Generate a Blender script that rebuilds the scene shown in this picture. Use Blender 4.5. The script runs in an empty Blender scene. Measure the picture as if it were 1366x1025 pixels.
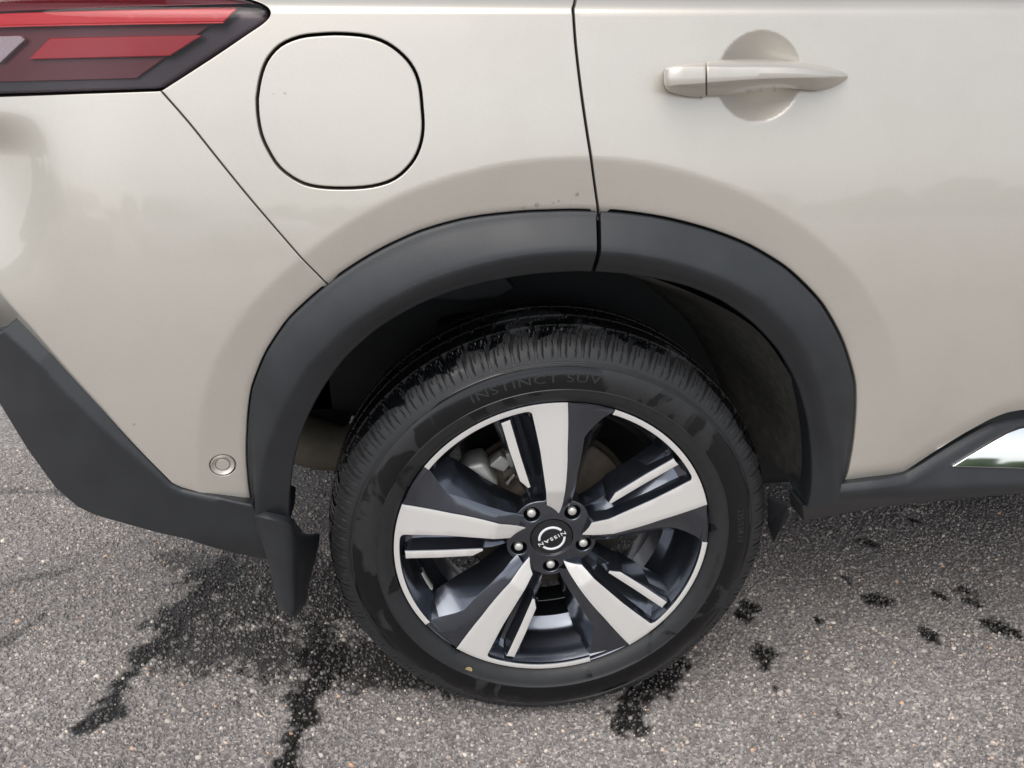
import bpy, bmesh, math, random
import numpy as np
from mathutils import Vector, Matrix, noise
from mathutils.geometry import delaunay_2d_cdt

random.seed(7); RNG = np.random.default_rng(7)
scene = bpy.context.scene
COL = scene.collection
PI = math.pi

# ------------------------------------------------------------------ camera, sky, sun, exposure
CAM = np.array([-0.167, -1.034, 1.110]); YAW, PITCH = 0.095, 0.412
FPX, PW, PH = 1030.0, 1366.0, 1025.0
cam_d = bpy.data.cameras.new('camera'); cam = bpy.data.objects.new('camera', cam_d); COL.objects.link(cam)
cam_d.sensor_width = 36.0; cam_d.lens = 36.0 * FPX / PW; cam_d.clip_start = 0.01; cam_d.clip_end = 2000
FWD = np.array([math.sin(YAW)*math.cos(PITCH), math.cos(YAW)*math.cos(PITCH), -math.sin(PITCH)])
RGT = np.array([math.cos(YAW), -math.sin(YAW), 0.0]); UPV = np.cross(RGT, FWD)
cam.matrix_world = Matrix(((RGT[0], UPV[0], -FWD[0], CAM[0]), (RGT[1], UPV[1], -FWD[1], CAM[1]),
                           (RGT[2], UPV[2], -FWD[2], CAM[2]), (0, 0, 0, 1)))
scene.camera = cam
scene.render.resolution_x, scene.render.resolution_y = 1024, 768

SUN_EL, SUN_AZ = 58.0, 205.0            # degrees; azimuth clockwise from +Y (behind the photographer, to the left)
world = bpy.data.worlds.new('World'); scene.world = world; world.use_nodes = True
wt = world.node_tree; wn = wt.nodes; wl = wt.links; wn.clear()
w_out = wn.new('ShaderNodeOutputWorld'); w_bg = wn.new('ShaderNodeBackground')
sky = wn.new('ShaderNodeTexSky'); sky.sky_type = 'NISHITA'; sky.sun_disc = False
sky.sun_elevation = math.radians(SUN_EL); sky.sun_rotation = math.radians(SUN_AZ)
sky.air_density = 1.0; sky.dust_density = 1.5; sky.ozone_density = 1.0
hs = wn.new('ShaderNodeHueSaturation'); hs.inputs['Saturation'].default_value = 0.30
tc = wn.new('ShaderNodeTexCoord'); mp = wn.new('ShaderNodeMapping'); mp.inputs['Scale'].default_value = (1.0, 1.0, 3.0)
cn = wn.new('ShaderNodeTexNoise'); cn.inputs['Scale'].default_value = 2.2; cn.inputs['Detail'].default_value = 7; cn.inputs['Roughness'].default_value = 0.55
cr = wn.new('ShaderNodeMapRange'); cr.inputs['From Min'].default_value = 0.35; cr.inputs['From Max'].default_value = 0.68
cr.inputs['To Min'].default_value = 0.72; cr.inputs['To Max'].default_value = 1.25
mx = wn.new('ShaderNodeMix'); mx.data_type = 'RGBA'; mx.blend_type = 'MULTIPLY'; mx.inputs['Factor'].default_value = 1.0
wl.new(sky.outputs[0], hs.inputs['Color']); wl.new(tc.outputs['Generated'], mp.inputs['Vector']); wl.new(mp.outputs[0], cn.inputs['Vector'])
wl.new(cn.outputs[0], cr.inputs['Value']); wl.new(hs.outputs[0], mx.inputs['A']); wl.new(cr.outputs[0], mx.inputs['B'])
wl.new(mx.outputs['Result'], w_bg.inputs['Color']); w_bg.inputs['Strength'].default_value = 0.15
wl.new(w_bg.outputs[0], w_out.inputs[0])

sun_d = bpy.data.lights.new('sun', 'SUN'); sun = bpy.data.objects.new('sun', sun_d); COL.objects.link(sun)
sun_d.energy = 1.2; sun_d.angle = math.radians(55); sun_d.color = (1.0, 0.96, 0.9)
az, el = math.radians(SUN_AZ), math.radians(SUN_EL)
sd = Vector((math.sin(az)*math.cos(el), math.cos(az)*math.cos(el), math.sin(el)))
sun.rotation_euler = sd.to_track_quat('Z', 'Y').to_euler()

vs = scene.view_settings
vs.view_transform = 'Standard'; vs.look = 'None'; vs.gamma = 1.0; vs.use_curve_mapping = False; vs.exposure = 0.58

# ------------------------------------------------------------------ helpers
def new_mat(name):
    m = bpy.data.materials.new(name); m.use_nodes = True
    return m, m.node_tree.nodes, m.node_tree.links, m.node_tree.nodes['Principled BSDF']
def nd(nodes, t, **kw):
    n = nodes.new(t)
    for k, v in kw.items():
        if hasattr(n, k) and not k[0].isupper(): setattr(n, k, v)
        else: n.inputs[k.replace('_', ' ')].default_value = v
    return n
def rgb(c): return (c[0], c[1], c[2], 1.0)

def link(name, me, mats, parent=None, smooth=True):
    o = bpy.data.objects.new(name, me); COL.objects.link(o)
    for m in (mats if isinstance(mats, (list, tuple)) else [mats]): me.materials.append(m)
    if parent is not None: o.parent = parent
    return o
def mesh_from(name, verts, faces, smooth=True, mi=None):
    me = bpy.data.meshes.new(name); me.from_pydata([tuple(map(float, v)) for v in verts], [], [tuple(map(int, f)) for f in faces])
    me.update()
    me.polygons.foreach_set('use_smooth', [smooth]*len(me.polygons))
    if mi is not None: me.polygons.foreach_set('material_index', list(mi))
    return me
def bevelled(verts, faces, w, seg=2, angle=28, mi=None, name='m', smooth=True):
    me = mesh_from(name, verts, faces, smooth, mi)
    bm = bmesh.new(); bm.from_mesh(me)
    bmesh.ops.remove_doubles(bm, verts=bm.verts, dist=1e-5)
    es = [e for e in bm.edges if len(e.link_faces) == 2 and e.calc_face_angle(0) > math.radians(angle)]
    if es and w > 0:
        bmesh.ops.bevel(bm, geom=es, offset=w, segments=seg, profile=0.5, affect='EDGES', clamp_overlap=True, material=-1)
    bm.to_mesh(me); bm.free()
    me.polygons.foreach_set('use_smooth', [True]*len(me.polygons))
    try: me.set_sharp_from_angle(angle=math.radians(50))
    except Exception: pass
    me.update(); return me

def resample(loop, step, closed=True):
    P = np.array(loop, float); out = []
    n = len(P)
    for i in range(n if closed else n-1):
        a, b = P[i], P[(i+1) % n]; k = max(1, int(math.ceil(np.linalg.norm(b-a)/step)))
        for j in range(k): out.append(a+(b-a)*j/k)
    if not closed: out.append(P[-1])
    return np.array(out)
def catmull(pts, sub=6):
    P = np.array(pts, float); out = []
    for i in range(len(P)-1):
        p0 = P[max(i-1, 0)]; p1 = P[i]; p2 = P[i+1]; p3 = P[min(i+2, len(P)-1)]
        for j in range(sub):
            t = j/sub
            out.append(0.5*((2*p1)+(-p0+p2)*t+(2*p0-5*p1+4*p2-p3)*t*t+(-p0+3*p1-3*p2+p3)*t**3))
    out.append(P[-1]); return np.array(out)
def pip(pts, loop):
    x, y = pts[:, 0], pts[:, 1]; ins = np.zeros(len(pts), bool)
    L = np.array(loop); M = np.roll(L, -1, axis=0)
    for a, b in zip(L, M):
        if a[1] == b[1]: continue
        c = ((a[1] > y) != (b[1] > y)) & (x < (b[0]-a[0])*(y-a[1])/(b[1]-a[1])+a[0])
        ins ^= c
    return ins
def area2(L):
    L = np.array(L); M = np.roll(L, -1, axis=0); return 0.5*np.sum(L[:, 0]*M[:, 1]-M[:, 0]*L[:, 1])
def dist_to_pts(P, Q):
    d = np.full(len(P), 1e9)
    for i in range(0, len(P), 4000): d[i:i+4000] = np.sqrt(((P[i:i+4000, None, :]-Q[None])**2).sum(-1)).min(1)
    return d
def dist_poly(P, line):
    P = np.atleast_2d(P); d = np.full(len(P), 1e9); L = np.array(line, float)
    for a, b in zip(L[:-1], L[1:]):
        ab = b-a; t = np.clip(((P-a)@ab)/max(ab@ab, 1e-12), 0, 1)
        d = np.minimum(d, np.sqrt(((P-a-t[:, None]*ab)**2).sum(1)))
    return d

def fnormal(F, X, Z, h=6e-4):
    gx = (F(X+h, Z)-F(X-h, Z))/(2*h); gz = (F(X, Z+h)-F(X, Z-h))/(2*h)
    n = np.stack([gx, -np.ones_like(gx), gz], 1)
    return n/np.linalg.norm(n, axis=1)[:, None]

def sheet(name, outline, F, mat, parent=None, holes=(), step=0.006, fine=None, hem=0.0018, depth=0.014, inset=0.0):
    """A pressed panel: the outline (x, z) filled with a dense mesh lying on y = F(x, z), with rounded hemmed edges."""
    loops = [resample(outline, step*0.8)]
    if area2(loops[0]) < 0: loops[0] = loops[0][::-1]
    for h in holes:
        L = resample(h, step*0.5)
        if area2(L) > 0: L = L[::-1]
        loops.append(L)
    norms = []
    for k, L in enumerate(loops):
        t = np.roll(L, -1, 0)-np.roll(L, 1, 0); t /= (np.linalg.norm(t, axis=1)[:, None]+1e-12)
        n = np.stack([t[:, 1], -t[:, 0]], 1); norms.append(n)
        loops[k] = L-n*(hem+inset)
    B = np.concatenate(loops)
    lo, hi = B.min(0), B.max(0)
    gx, gz = np.meshgrid(np.arange(lo[0], hi[0], step), np.arange(lo[1], hi[1], step))
    G = np.stack([gx.ravel(), gz.ravel()], 1)
    if fine:
        for (x0, z0, x1, z1, s) in fine:
            G = G[~((G[:, 0] > x0) & (G[:, 0] < x1) & (G[:, 1] > z0) & (G[:, 1] < z1))]
            a, b = np.meshgrid(np.arange(x0, x1, s), np.arange(z0, z1, s)); G = np.concatenate([G, np.stack([a.ravel(), b.ravel()], 1)])
    def inside(P):
        m = pip(P, loops[0])
        for h in loops[1:]: m &= ~pip(P, h)
        return m
    G = G[inside(G)]
    G = G[dist_to_pts(G, B) > 0.35*step] if len(G) else G
    P = np.concatenate([B, G]); P = P+RNG.normal(0, 1e-6, P.shape)*(np.arange(len(P)) >= len(B))[:, None]
    edges = []; o = 0
    for L in loops:
        n = len(L); edges += [(o+i, o+(i+1) % n) for i in range(n)]; o += n
    vv, _, ff, ov, _, _ = delaunay_2d_cdt([Vector(p) for p in P], edges, [], 0, 1e-7)
    V2 = np.array([tuple(v) for v in vv]); T = np.array([tuple(f) for f in ff if len(f) == 3])
    T = T[inside(V2[T].mean(1))]
    idx = {}
    for i, os_ in enumerate(ov):
        for j in os_:
            if j < len(B): idx[j] = i
    X, Z = V2[:, 0], V2[:, 1]; Y = F(X, Z); N = fnormal(F, X, Z)
    verts = [tuple(v) for v in np.stack([X, Y, Z], 1)]; nor = [tuple(v) for v in N]; faces = [tuple(t) for t in T]
    o = 0
    for L, nn in zip(loops, norms):
        n = len(L); prev = [idx[o+i] for i in range(n)]
        Yb = F(L[:, 0], L[:, 1]); Nb = fnormal(F, L[:, 0], L[:, 1])
        for (ph, extra) in ((30, 0), (60, 0), (90, 0), (90, depth)):
            s, c = math.sin(math.radians(ph)), math.cos(math.radians(ph)); cur = []
            Q = L+nn*hem*s; yy = Yb+hem*(1-c)+extra
            for i in range(n):
                cur.append(len(verts)); verts.append((Q[i, 0], yy[i], Q[i, 1]))
                v = np.array([nn[i, 0]*s, 0, nn[i, 1]*s])+Nb[i]*c; v /= np.linalg.norm(v)+1e-9; nor.append(tuple(v))
            for i in range(n):
                j = (i+1) % n; faces.append((prev[j], prev[i], cur[i], cur[j]))
            prev = cur
        o += n
    me = mesh_from(name, verts, faces)
    me.normals_split_custom_set_from_vertices([Vector(v) for v in nor])
    return link(name, me, mat, parent)

def grid_mesh(name, rows, closed=False, smooth=True, flip=False):
    n = len(rows[0]); V = [p for r in rows for p in r]; Fs = []
    for i in range(len(rows)-1):
        for j in range(n if closed else n-1):
            a, b, c, d = i*n+j, i*n+(j+1) % n, (i+1)*n+(j+1) % n, (i+1)*n+j
            Fs.append((d, c, b, a) if flip else (a, b, c, d))
    return V, Fs
def tube(path, r, k=8):
    path = [Vector(p) for p in path]; V = []; Fs = []
    for i, p in enumerate(path):
        t = (path[min(i+1, len(path)-1)]-path[max(i-1, 0)]).normalized()
        a = t.orthogonal().normalized(); b = t.cross(a)
        rr = r[i] if isinstance(r, (list, tuple)) else r
        for j in range(k): V.append(p+a*rr*math.cos(2*PI*j/k)+b*rr*math.sin(2*PI*j/k))
    for i in range(len(path)-1):
        for j in range(k): Fs.append((i*k+j, i*k+(j+1) % k, (i+1)*k+(j+1) % k, (i+1)*k+j))
    Fs.append(tuple(range(k))[::-1]); Fs.append(tuple((len(path)-1)*k+j for j in range(k)))
    return V, Fs
def boxv(x0, x1, y0, y1, z0, z1):
    V = [(x, y, z) for x in (x0, x1) for y in (y0, y1) for z in (z0, z1)]
    return V, [(0, 1, 3, 2), (4, 6, 7, 5), (0, 4, 5, 1), (2, 3, 7, 6), (0, 2, 6, 4), (1, 5, 7, 3)]
def revolve_y(profile, n=96, a0=0.0, a1=2*PI, cx=0.0, cz=0.0):
    """profile: list of (r, y); revolved about the axle (the y axis through cx, cz)."""
    full = abs(a1-a0-2*PI) < 1e-6; m = n if full else n+1; rows = []
    for (r, y) in profile: rows.append([(cx+r*math.cos(a0+(a1-a0)*j/n), y, cz+r*math.sin(a0+(a1-a0)*j/n)) for j in range(m)])
    return grid_mesh('', rows, closed=full)
def merge(*parts):
    V, Fs = [], []
    for v, f in parts:
        o = len(V); V += [tuple(p) for p in v]; Fs += [tuple(i+o for i in q) for q in f]
    return V, Fs

# photograph tracing: a pixel of the photograph as a ray from where the photographer stood
def ray(u, v): 
    d = FWD+(u-PW/2)/FPX*RGT-(v-PH/2)/FPX*UPV; return d
def at_y(u, v, y):
    d = ray(u, v); t = (y-CAM[1])/d[1]; return CAM+d*t
def at_F(u, v, F):
    y = -0.02
    for _ in range(60):
        p = at_y(u, v, y); y2 = float(F(np.array([p[0]]), np.array([p[2]]))[0]); y += 0.7*(y2-y)
    return at_y(u, v, y)
def at_z(u, v, z=0.0):
    d = ray(u, v); t = (z-CAM[2])/d[2]; return CAM+d*t
def xz(pts, F):
    out = []
    for p in pts:
        if len(p) == 3: out.append((p[1], p[2]))
        else:
            q = at_F(p[0], p[1], F); out.append((q[0], q[2]))
    return out

# ------------------------------------------------------------------ materials
def paint_material():
    m, n, l, b = new_mat('champagne_paint')
    b.inputs['Metallic'].default_value = 0.52; b.inputs['Roughness'].default_value = 0.38
    b.inputs['Coat Weight'].default_value = 1.0; b.inputs['Coat Roughness'].default_value = 0.015; b.inputs['Coat IOR'].default_value = 1.5
    t = nd(n, 'ShaderNodeTexCoord'); v = nd(n, 'ShaderNodeTexNoise', Scale=1500.0, Detail=2.0)
    r = nd(n, 'ShaderNodeMix', data_type='RGBA'); r.inputs['A'].default_value = rgb((0.48, 0.445, 0.390)); r.inputs['B'].default_value = rgb((0.665, 0.625, 0.562))
    l.new(t.outputs['Object'], v.inputs['Vector']); l.new(v.outputs[0], r.inputs['Factor'])
    # thin road film: uneven, matter and browner
    f1 = nd(n, 'ShaderNodeTexNoise', Scale=5.0, Detail=8.0, Roughness=0.65); l.new(t.outputs['Object'], f1.inputs['Vector'])
    fm = nd(n, 'ShaderNodeMapRange'); fm.inputs['From Min'].default_value = .48; fm.inputs['From Max'].default_value = .75; fm.inputs['To Max'].default_value = .22; l.new(f1.outputs[0], fm.inputs[0])
    dm = nd(n, 'ShaderNodeMix', data_type='RGBA'); dm.inputs['B'].default_value = rgb((0.40, 0.365, 0.31)); l.new(fm.outputs[0], dm.inputs['Factor']); l.new(r.outputs['Result'], dm.inputs['A'])
    l.new(dm.outputs['Result'], b.inputs['Base Color'])
    cr_ = nd(n, 'ShaderNodeMapRange'); cr_.inputs['To Max'].default_value = .10; cr_.inputs['To Min'].default_value = .012; cr_.inputs['From Max'].default_value = .22; l.new(fm.outputs[0], cr_.inputs[0]); l.new(cr_.outputs[0], b.inputs['Coat Roughness'])
    d = nd(n, 'ShaderNodeTexNoise', Scale=260.0, Detail=2.0); bp = nd(n, 'ShaderNodeBump', Strength=0.015, Distance=0.001)
    l.new(t.outputs['Object'], d.inputs['Vector']); l.new(d.outputs[0], bp.inputs['Height']); l.new(bp.outputs[0], b.inputs['Coat Normal'])
    return m
def plain(name, col, rough=0.5, metal=0.0, coat=0.0, noise_scale=None, noise_amt=0.15, bump=0.0, bump_scale=600.0, rough_var=0.0, coat_rough=0.05, spec=0.5):
    m, n, l, b = new_mat(name)
    b.inputs['Roughness'].default_value = rough; b.inputs['Metallic'].default_value = metal
    b.inputs['Coat Weight'].default_value = coat; b.inputs['Coat Roughness'].default_value = coat_rough; b.inputs['Specular IOR Level'].default_value = spec
    b.inputs['Base Color'].default_value = rgb(col)
    t = nd(n, 'ShaderNodeTexCoord')
    if noise_scale:
        v = nd(n, 'ShaderNodeTexNoise', Scale=noise_scale, Detail=5.0, Roughness=0.6); l.new(t.outputs['Object'], v.inputs['Vector'])
        r = nd(n, 'ShaderNodeMix', data_type='RGBA'); lo = [c*(1-noise_amt) for c in col]; hi = [min(1, c*(1+noise_amt)) for c in col]
        r.inputs['A'].default_value = rgb(lo); r.inputs['B'].default_value = rgb(hi)
        l.new(v.outputs[0], r.inputs['Factor']); l.new(r.outputs['Result'], b.inputs['Base Color'])
        if rough_var:
            q = nd(n, 'ShaderNodeMapRange'); q.inputs['From Min'].default_value = .3; q.inputs['From Max'].default_value = .7
            q.inputs['To Min'].default_value = max(0, rough-rough_var); q.inputs['To Max'].default_value = min(1, rough+rough_var)
            l.new(v.outputs[0], q.inputs['Value']); l.new(q.outputs[0], b.inputs['Roughness'])
    if bump:
        w = nd(n, 'ShaderNodeTexNoise', Scale=bump_scale, Detail=3.0); bp = nd(n, 'ShaderNodeBump', Strength=bump, Distance=0.001)
        l.new(t.outputs['Object'], w.inputs['Vector']); l.new(w.outputs[0], bp.inputs['Height']); l.new(bp.outputs[0], b.inputs['Normal'])
    return m
def machined_material():
    m, n, l, b = new_mat('machined_alloy')
    b.inputs['Base Color'].default_value = rgb((0.83, 0.805, 0.77)); b.inputs['Metallic'].default_value = 0.45; b.inputs['Roughness'].default_value = 0.45
    b.inputs['Coat Weight'].default_value = 0.4; b.inputs['Coat Roughness'].default_value = 0.08
    t = nd(n, 'ShaderNodeTexCoord'); s = nd(n, 'ShaderNodeSeparateXYZ'); l.new(t.outputs['Object'], s.inputs[0])
    x2 = nd(n, 'ShaderNodeMath', operation='POWER'); x2.inputs[1].default_value = 2; z2 = nd(n, 'ShaderNodeMath', operation='POWER'); z2.inputs[1].default_value = 2
    ad = nd(n, 'ShaderNodeMath', operation='ADD'); sq = nd(n, 'ShaderNodeMath', operation='SQRT')
    l.new(s.outputs[0], x2.inputs[0]); l.new(s.outputs[2], z2.inputs[0]); l.new(x2.outputs[0], ad.inputs[0]); l.new(z2.outputs[0], ad.inputs[1]); l.new(ad.outputs[0], sq.inputs[0])
    nz = nd(n, 'ShaderNodeTexNoise', noise_dimensions='1D', Detail=3.0); nz.inputs['Scale'].default_value = 1500.0; l.new(sq.outputs[0], nz.inputs['W'])
    bp = nd(n, 'ShaderNodeBump', Strength=0.06, Distance=0.0004); l.new(nz.outputs[0], bp.inputs['Height']); l.new(bp.outputs[0], b.inputs['Normal'])
    return m
def tyre_material():
    m, n, l, b = new_mat('tyre_rubber')
    t = nd(n, 'ShaderNodeTexCoord')
    a = nd(n, 'ShaderNodeTexNoise', Scale=9.0, Detail=4.0, Roughness=0.5); a.inputs['Distortion'].default_value = 0.9
    mp_ = nd(n, 'ShaderNodeMapping'); mp_.inputs['Location'].default_value = (3.1, 0.4, 7.7); l.new(t.outputs['Object'], mp_.inputs[0]); l.new(mp_.outputs[0], a.inputs['Vector'])
    s_ = nd(n, 'ShaderNodeSeparateXYZ'); l.new(t.outputs['Object'], s_.inputs[0])
    cb_ = nd(n, 'ShaderNodeCombineXYZ'); l.new(s_.outputs[0], cb_.inputs[0]); l.new(s_.outputs[2], cb_.inputs[2])
    ln = nd(n, 'ShaderNodeVectorMath', operation='LENGTH'); l.new(cb_.outputs[0], ln.inputs[0])
    # rain dries first on the bead ring and on the outer shoulder; the rest of the sidewall stays wet longer
    bias = nd(n, 'ShaderNodeValToRGB'); e = bias.color_ramp.elements; e[0].position = 0.0; e[0].color = rgb((.40,)*3); e[1].position = 1.0; e[1].color = rgb((.62,)*3)
    for pos, v in ((.235, .40), (.250, .60), (.56, .60), (.62, .30), (.86, .38), (.93, .60)):
        q = e.new(pos); q.color = rgb((v,)*3)
    rm = nd(n, 'ShaderNodeMapRange'); rm.inputs['From Min'].default_value = .26; rm.inputs['From Max'].default_value = .367; l.new(ln.outputs['Value'], rm.inputs[0]); l.new(rm.outputs[0], bias.inputs[0])
    ad = nd(n, 'ShaderNodeMath', operation='ADD'); l.new(a.outputs[0], ad.inputs[0]); l.new(bias.outputs[0], ad.inputs[1])
    wet = nd(n, 'ShaderNodeMapRange', interpolation_type='SMOOTHSTEP'); wet.inputs['From Min'].default_value = 0.985; wet.inputs['From Max'].default_value = 1.03; l.new(ad.outputs[0], wet.inputs[0])
    d = nd(n, 'ShaderNodeTexNoise', Scale=60.0, Detail=5.0); l.new(t.outputs['Object'], d.inputs['Vector'])
    dry = nd(n, 'ShaderNodeMix', data_type='RGBA'); dry.inputs['A'].default_value = rgb((0.011, 0.0115, 0.0125)); dry.inputs['B'].default_value = rgb((0.023, 0.0235, 0.025)); l.new(d.outputs[0], dry.inputs['Factor'])
    c = nd(n, 'ShaderNodeMix', data_type='RGBA'); c.inputs['B'].default_value = rgb((0.0028, 0.0031, 0.0038)); l.new(wet.outputs[0], c.inputs['Factor']); l.new(dry.outputs['Result'], c.inputs['A'])
    l.new(c.outputs['Result'], b.inputs['Base Color'])
    r = nd(n, 'ShaderNodeMapRange'); r.inputs['To Min'].default_value = 0.55; r.inputs['To Max'].default_value = 0.20; l.new(wet.outputs[0], r.inputs[0]); l.new(r.outputs[0], b.inputs['Roughness'])
    f = nd(n, 'ShaderNodeTexNoise', Scale=420.0, Detail=3.0); bp = nd(n, 'ShaderNodeBump', Strength=0.10, Distance=0.0006)
    l.new(t.outputs['Object'], f.inputs['Vector']); l.new(f.outputs[0], bp.inputs['Height']); l.new(bp.outputs[0], b.inputs['Normal'])
    return m
def glass_film(name, tint, fres=1.5):
    m, n, l, b = new_mat(name); n.remove(b); out = n['Material Output']
    tr = nd(n, 'ShaderNodeBsdfTransparent'); tr.inputs[0].default_value = rgb(tint); gl = nd(n, 'ShaderNodeBsdfGlossy'); gl.inputs['Roughness'].default_value = 0.02
    fr = nd(n, 'ShaderNodeFresnel'); fr.inputs[0].default_value = fres; mxs = nd(n, 'ShaderNodeMixShader')
    l.new(fr.outputs[0], mxs.inputs[0]); l.new(tr.outputs[0], mxs.inputs[1]); l.new(gl.outputs[0], mxs.inputs[2]); l.new(mxs.outputs[0], out.inputs[0])
    return m

M_PAINT = paint_material()
M_CLAD = plain('grey_plastic', (0.021, 0.0228, 0.0255), 0.36, noise_scale=16.0, noise_amt=0.38, bump=0.25, bump_scale=1100.0, rough_var=0.08)
M_DARK = plain('black_plastic', (0.012, 0.013, 0.015), 0.7)
M_LINER = plain('felt_liner', (0.085, 0.082, 0.074), 0.95, noise_scale=60.0, noise_amt=0.6, bump=0.9, bump_scale=900.0, spec=0.1)
M_RUB = tyre_material()
M_MACH = machined_material()
M_EMB = plain('embossed_rubber', (0.022, 0.0225, 0.024), 0.34)  # paler than the tyre, so highlights on raised letters sit in the colour
M_WHEEL = plain('dark_wheel_paint', (0.098, 0.108, 0.130), 0.20, metal=0.92, coat=0.8, coat_rough=0.03, noise_scale=900.0, noise_amt=0.25)
M_CHROME = plain('bright_chrome', (0.86, 0.87, 0.88), 0.04, metal=1.0)
M_STEEL = plain('nut_steel', (0.72, 0.70, 0.66), 0.38, metal=0.6)
M_CAST = plain('cast_metal', (0.42, 0.42, 0.40), 0.5, metal=0.5, noise_scale=40.0, noise_amt=0.3, bump=0.3)
M_RUST = plain('rusty_metal', (0.075, 0.06, 0.047), 0.75, metal=0.1, noise_scale=50.0, noise_amt=0.5, bump=0.3)
M_EXH = plain('heat_shield', (0.13, 0.112, 0.085), 0.6, metal=0.3, noise_scale=30.0, noise_amt=0.4)
M_CAP = plain('gloss_black_cap', (0.008, 0.008, 0.010), 0.12, coat=0.6)
M_LETTER = plain('white_print', (0.78, 0.79, 0.80), 0.3)
M_RED = plain('red_lens', (0.50, 0.008, 0.016), 0.25, noise_scale=30.0, noise_amt=0.1)
M_STRIP = plain('bright_red_strip', (0.85, 0.10, 0.11), 0.25)
M_DRED = plain('dark_red_lens', (0.12, 0.008, 0.013), 0.3, noise_scale=30.0, noise_amt=0.15)
M_HOUSE = plain('lamp_housing', (0.022, 0.024, 0.030), 0.35)
M_WHITE = plain('reverse_lens', (0.55, 0.58, 0.60), 0.3, noise_scale=300.0, noise_amt=0.3)
M_LENS = glass_film('lamp_lens', (0.95, 0.84, 0.86), 1.42)
M_FILM = glass_film('rain_drop', (0.93, 0.93, 0.93), 1.36)
M_YEL = plain('yellow_mark', (0.55, 0.45, 0.22), 0.6)
M_DROP = plain('water', (0.55, 0.57, 0.6), 0.03); M_DROP.node_tree.nodes['Principled BSDF'].inputs['Transmission Weight'].default_value = 1.0; M_DROP.node_tree.nodes['Principled BSDF'].inputs['IOR'].default_value = 1.33
M_WINDOW = plain('tinted_glass', (0.01, 0.011, 0.012), 0.03, coat=0.5)

# ------------------------------------------------------------------ ground: weathered asphalt with real chippings
WET = []     # wet stains traced on the ground: capsules (a, b, ra, rb, strength)
def wet_line(pts, strength=1.0):
    for (u0, v0, r0), (u1, v1, r1) in zip(pts[:-1], pts[1:]):
        WET.append((at_z(u0, v0)[:2], at_z(u1, v1)[:2], r0, r1, strength))
wet_line([(118, 965, .026), (142, 945, .034), (160, 912, .016), (185, 885, .020), (215, 858, .034)])
wet_line([(215, 858, .034), (240, 830, .040), (275, 790, .050), (300, 765, .040)], .95)
wet_line([(235, 830, .06), (320, 800, .10), (430, 790, .11), (520, 830, .06)], .82)
wet_line([(240, 870, .05), (330, 860, .075), (440, 870, .10), (540, 895, .05)], .82)
wet_line([(230, 745, .03), (320, 750, .06), (420, 760, .06)], .6)
wet_line([(255, 770, .02), (300, 750, .022), (275, 800, .02)], .95); wet_line([(190, 835, .012), (235, 832, .02)], .95)
wet_line([(370, 1045, .022), (388, 1000, .020), (402, 960, .022), (415, 915, .032), (440, 865, .065)])
wet_line([(440, 865, .06), (500, 880, .045), (560, 905, .025), (620, 925, .014)], .9)
wet_line([(910, 882, .014), (850, 932, .030), (838, 958, .034), (862, 972, .014)])
wet_line([(822, 970, .012), (835, 945, .018)])
for (u, v, r) in ((1022, 870, .018), (1000, 806, .015), (992, 820, .013), (1168, 795, .017), (1240, 845, .016), (1330, 832, .022), (1348, 838, .014),
                  (1290, 788, .018), (1300, 800, .015), (1255, 792, .012), (1158, 722, .014), (1222, 692, .013), (1128, 770, .008), (1090, 825, .008), (1022, 886, .006), (1118, 948, .005), (1035, 915, .005)):
    wet_line([(u-r*280, v, r*1.05), (u+r*260, v+4, r*1.15)])
wet_line([(0, 860, .014), (55, 822, .012)], .55); wet_line([(10, 778, .012), (90, 762, .010)], .5); wet_line([(0, 655, .012), (60, 655, .010), (100, 662, .01)], .5)
def wetness(P):
    """P: n x 2 ground points -> 0..1"""
    n1 = np.array([noise.noise((p[0]*55, p[1]*55, 1.3)) for p in P]); n2 = np.array([noise.noise((p[0]*170, p[1]*170, 7.3)) for p in P])
    n0 = np.array([noise.noise((p[0]*19, p[1]*19, 4.1)) for p in P]); w = np.zeros(len(P))
    for a, b, ra, rb, s in WET:
        ab = b-a; t = np.clip(((P-a)@ab)/(ab@ab), 0, 1); q = P-a-t[:, None]*ab
        d = np.hypot(q[:, 0], q[:, 1]); r = ra+(rb-ra)*t
        e = (r-d)/np.maximum(r, .012)+0.75*n1+0.55*n2+0.75*n0
        w = np.maximum(w, s*np.clip(e*3.0+0.4, 0, 1))
    return w
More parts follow.
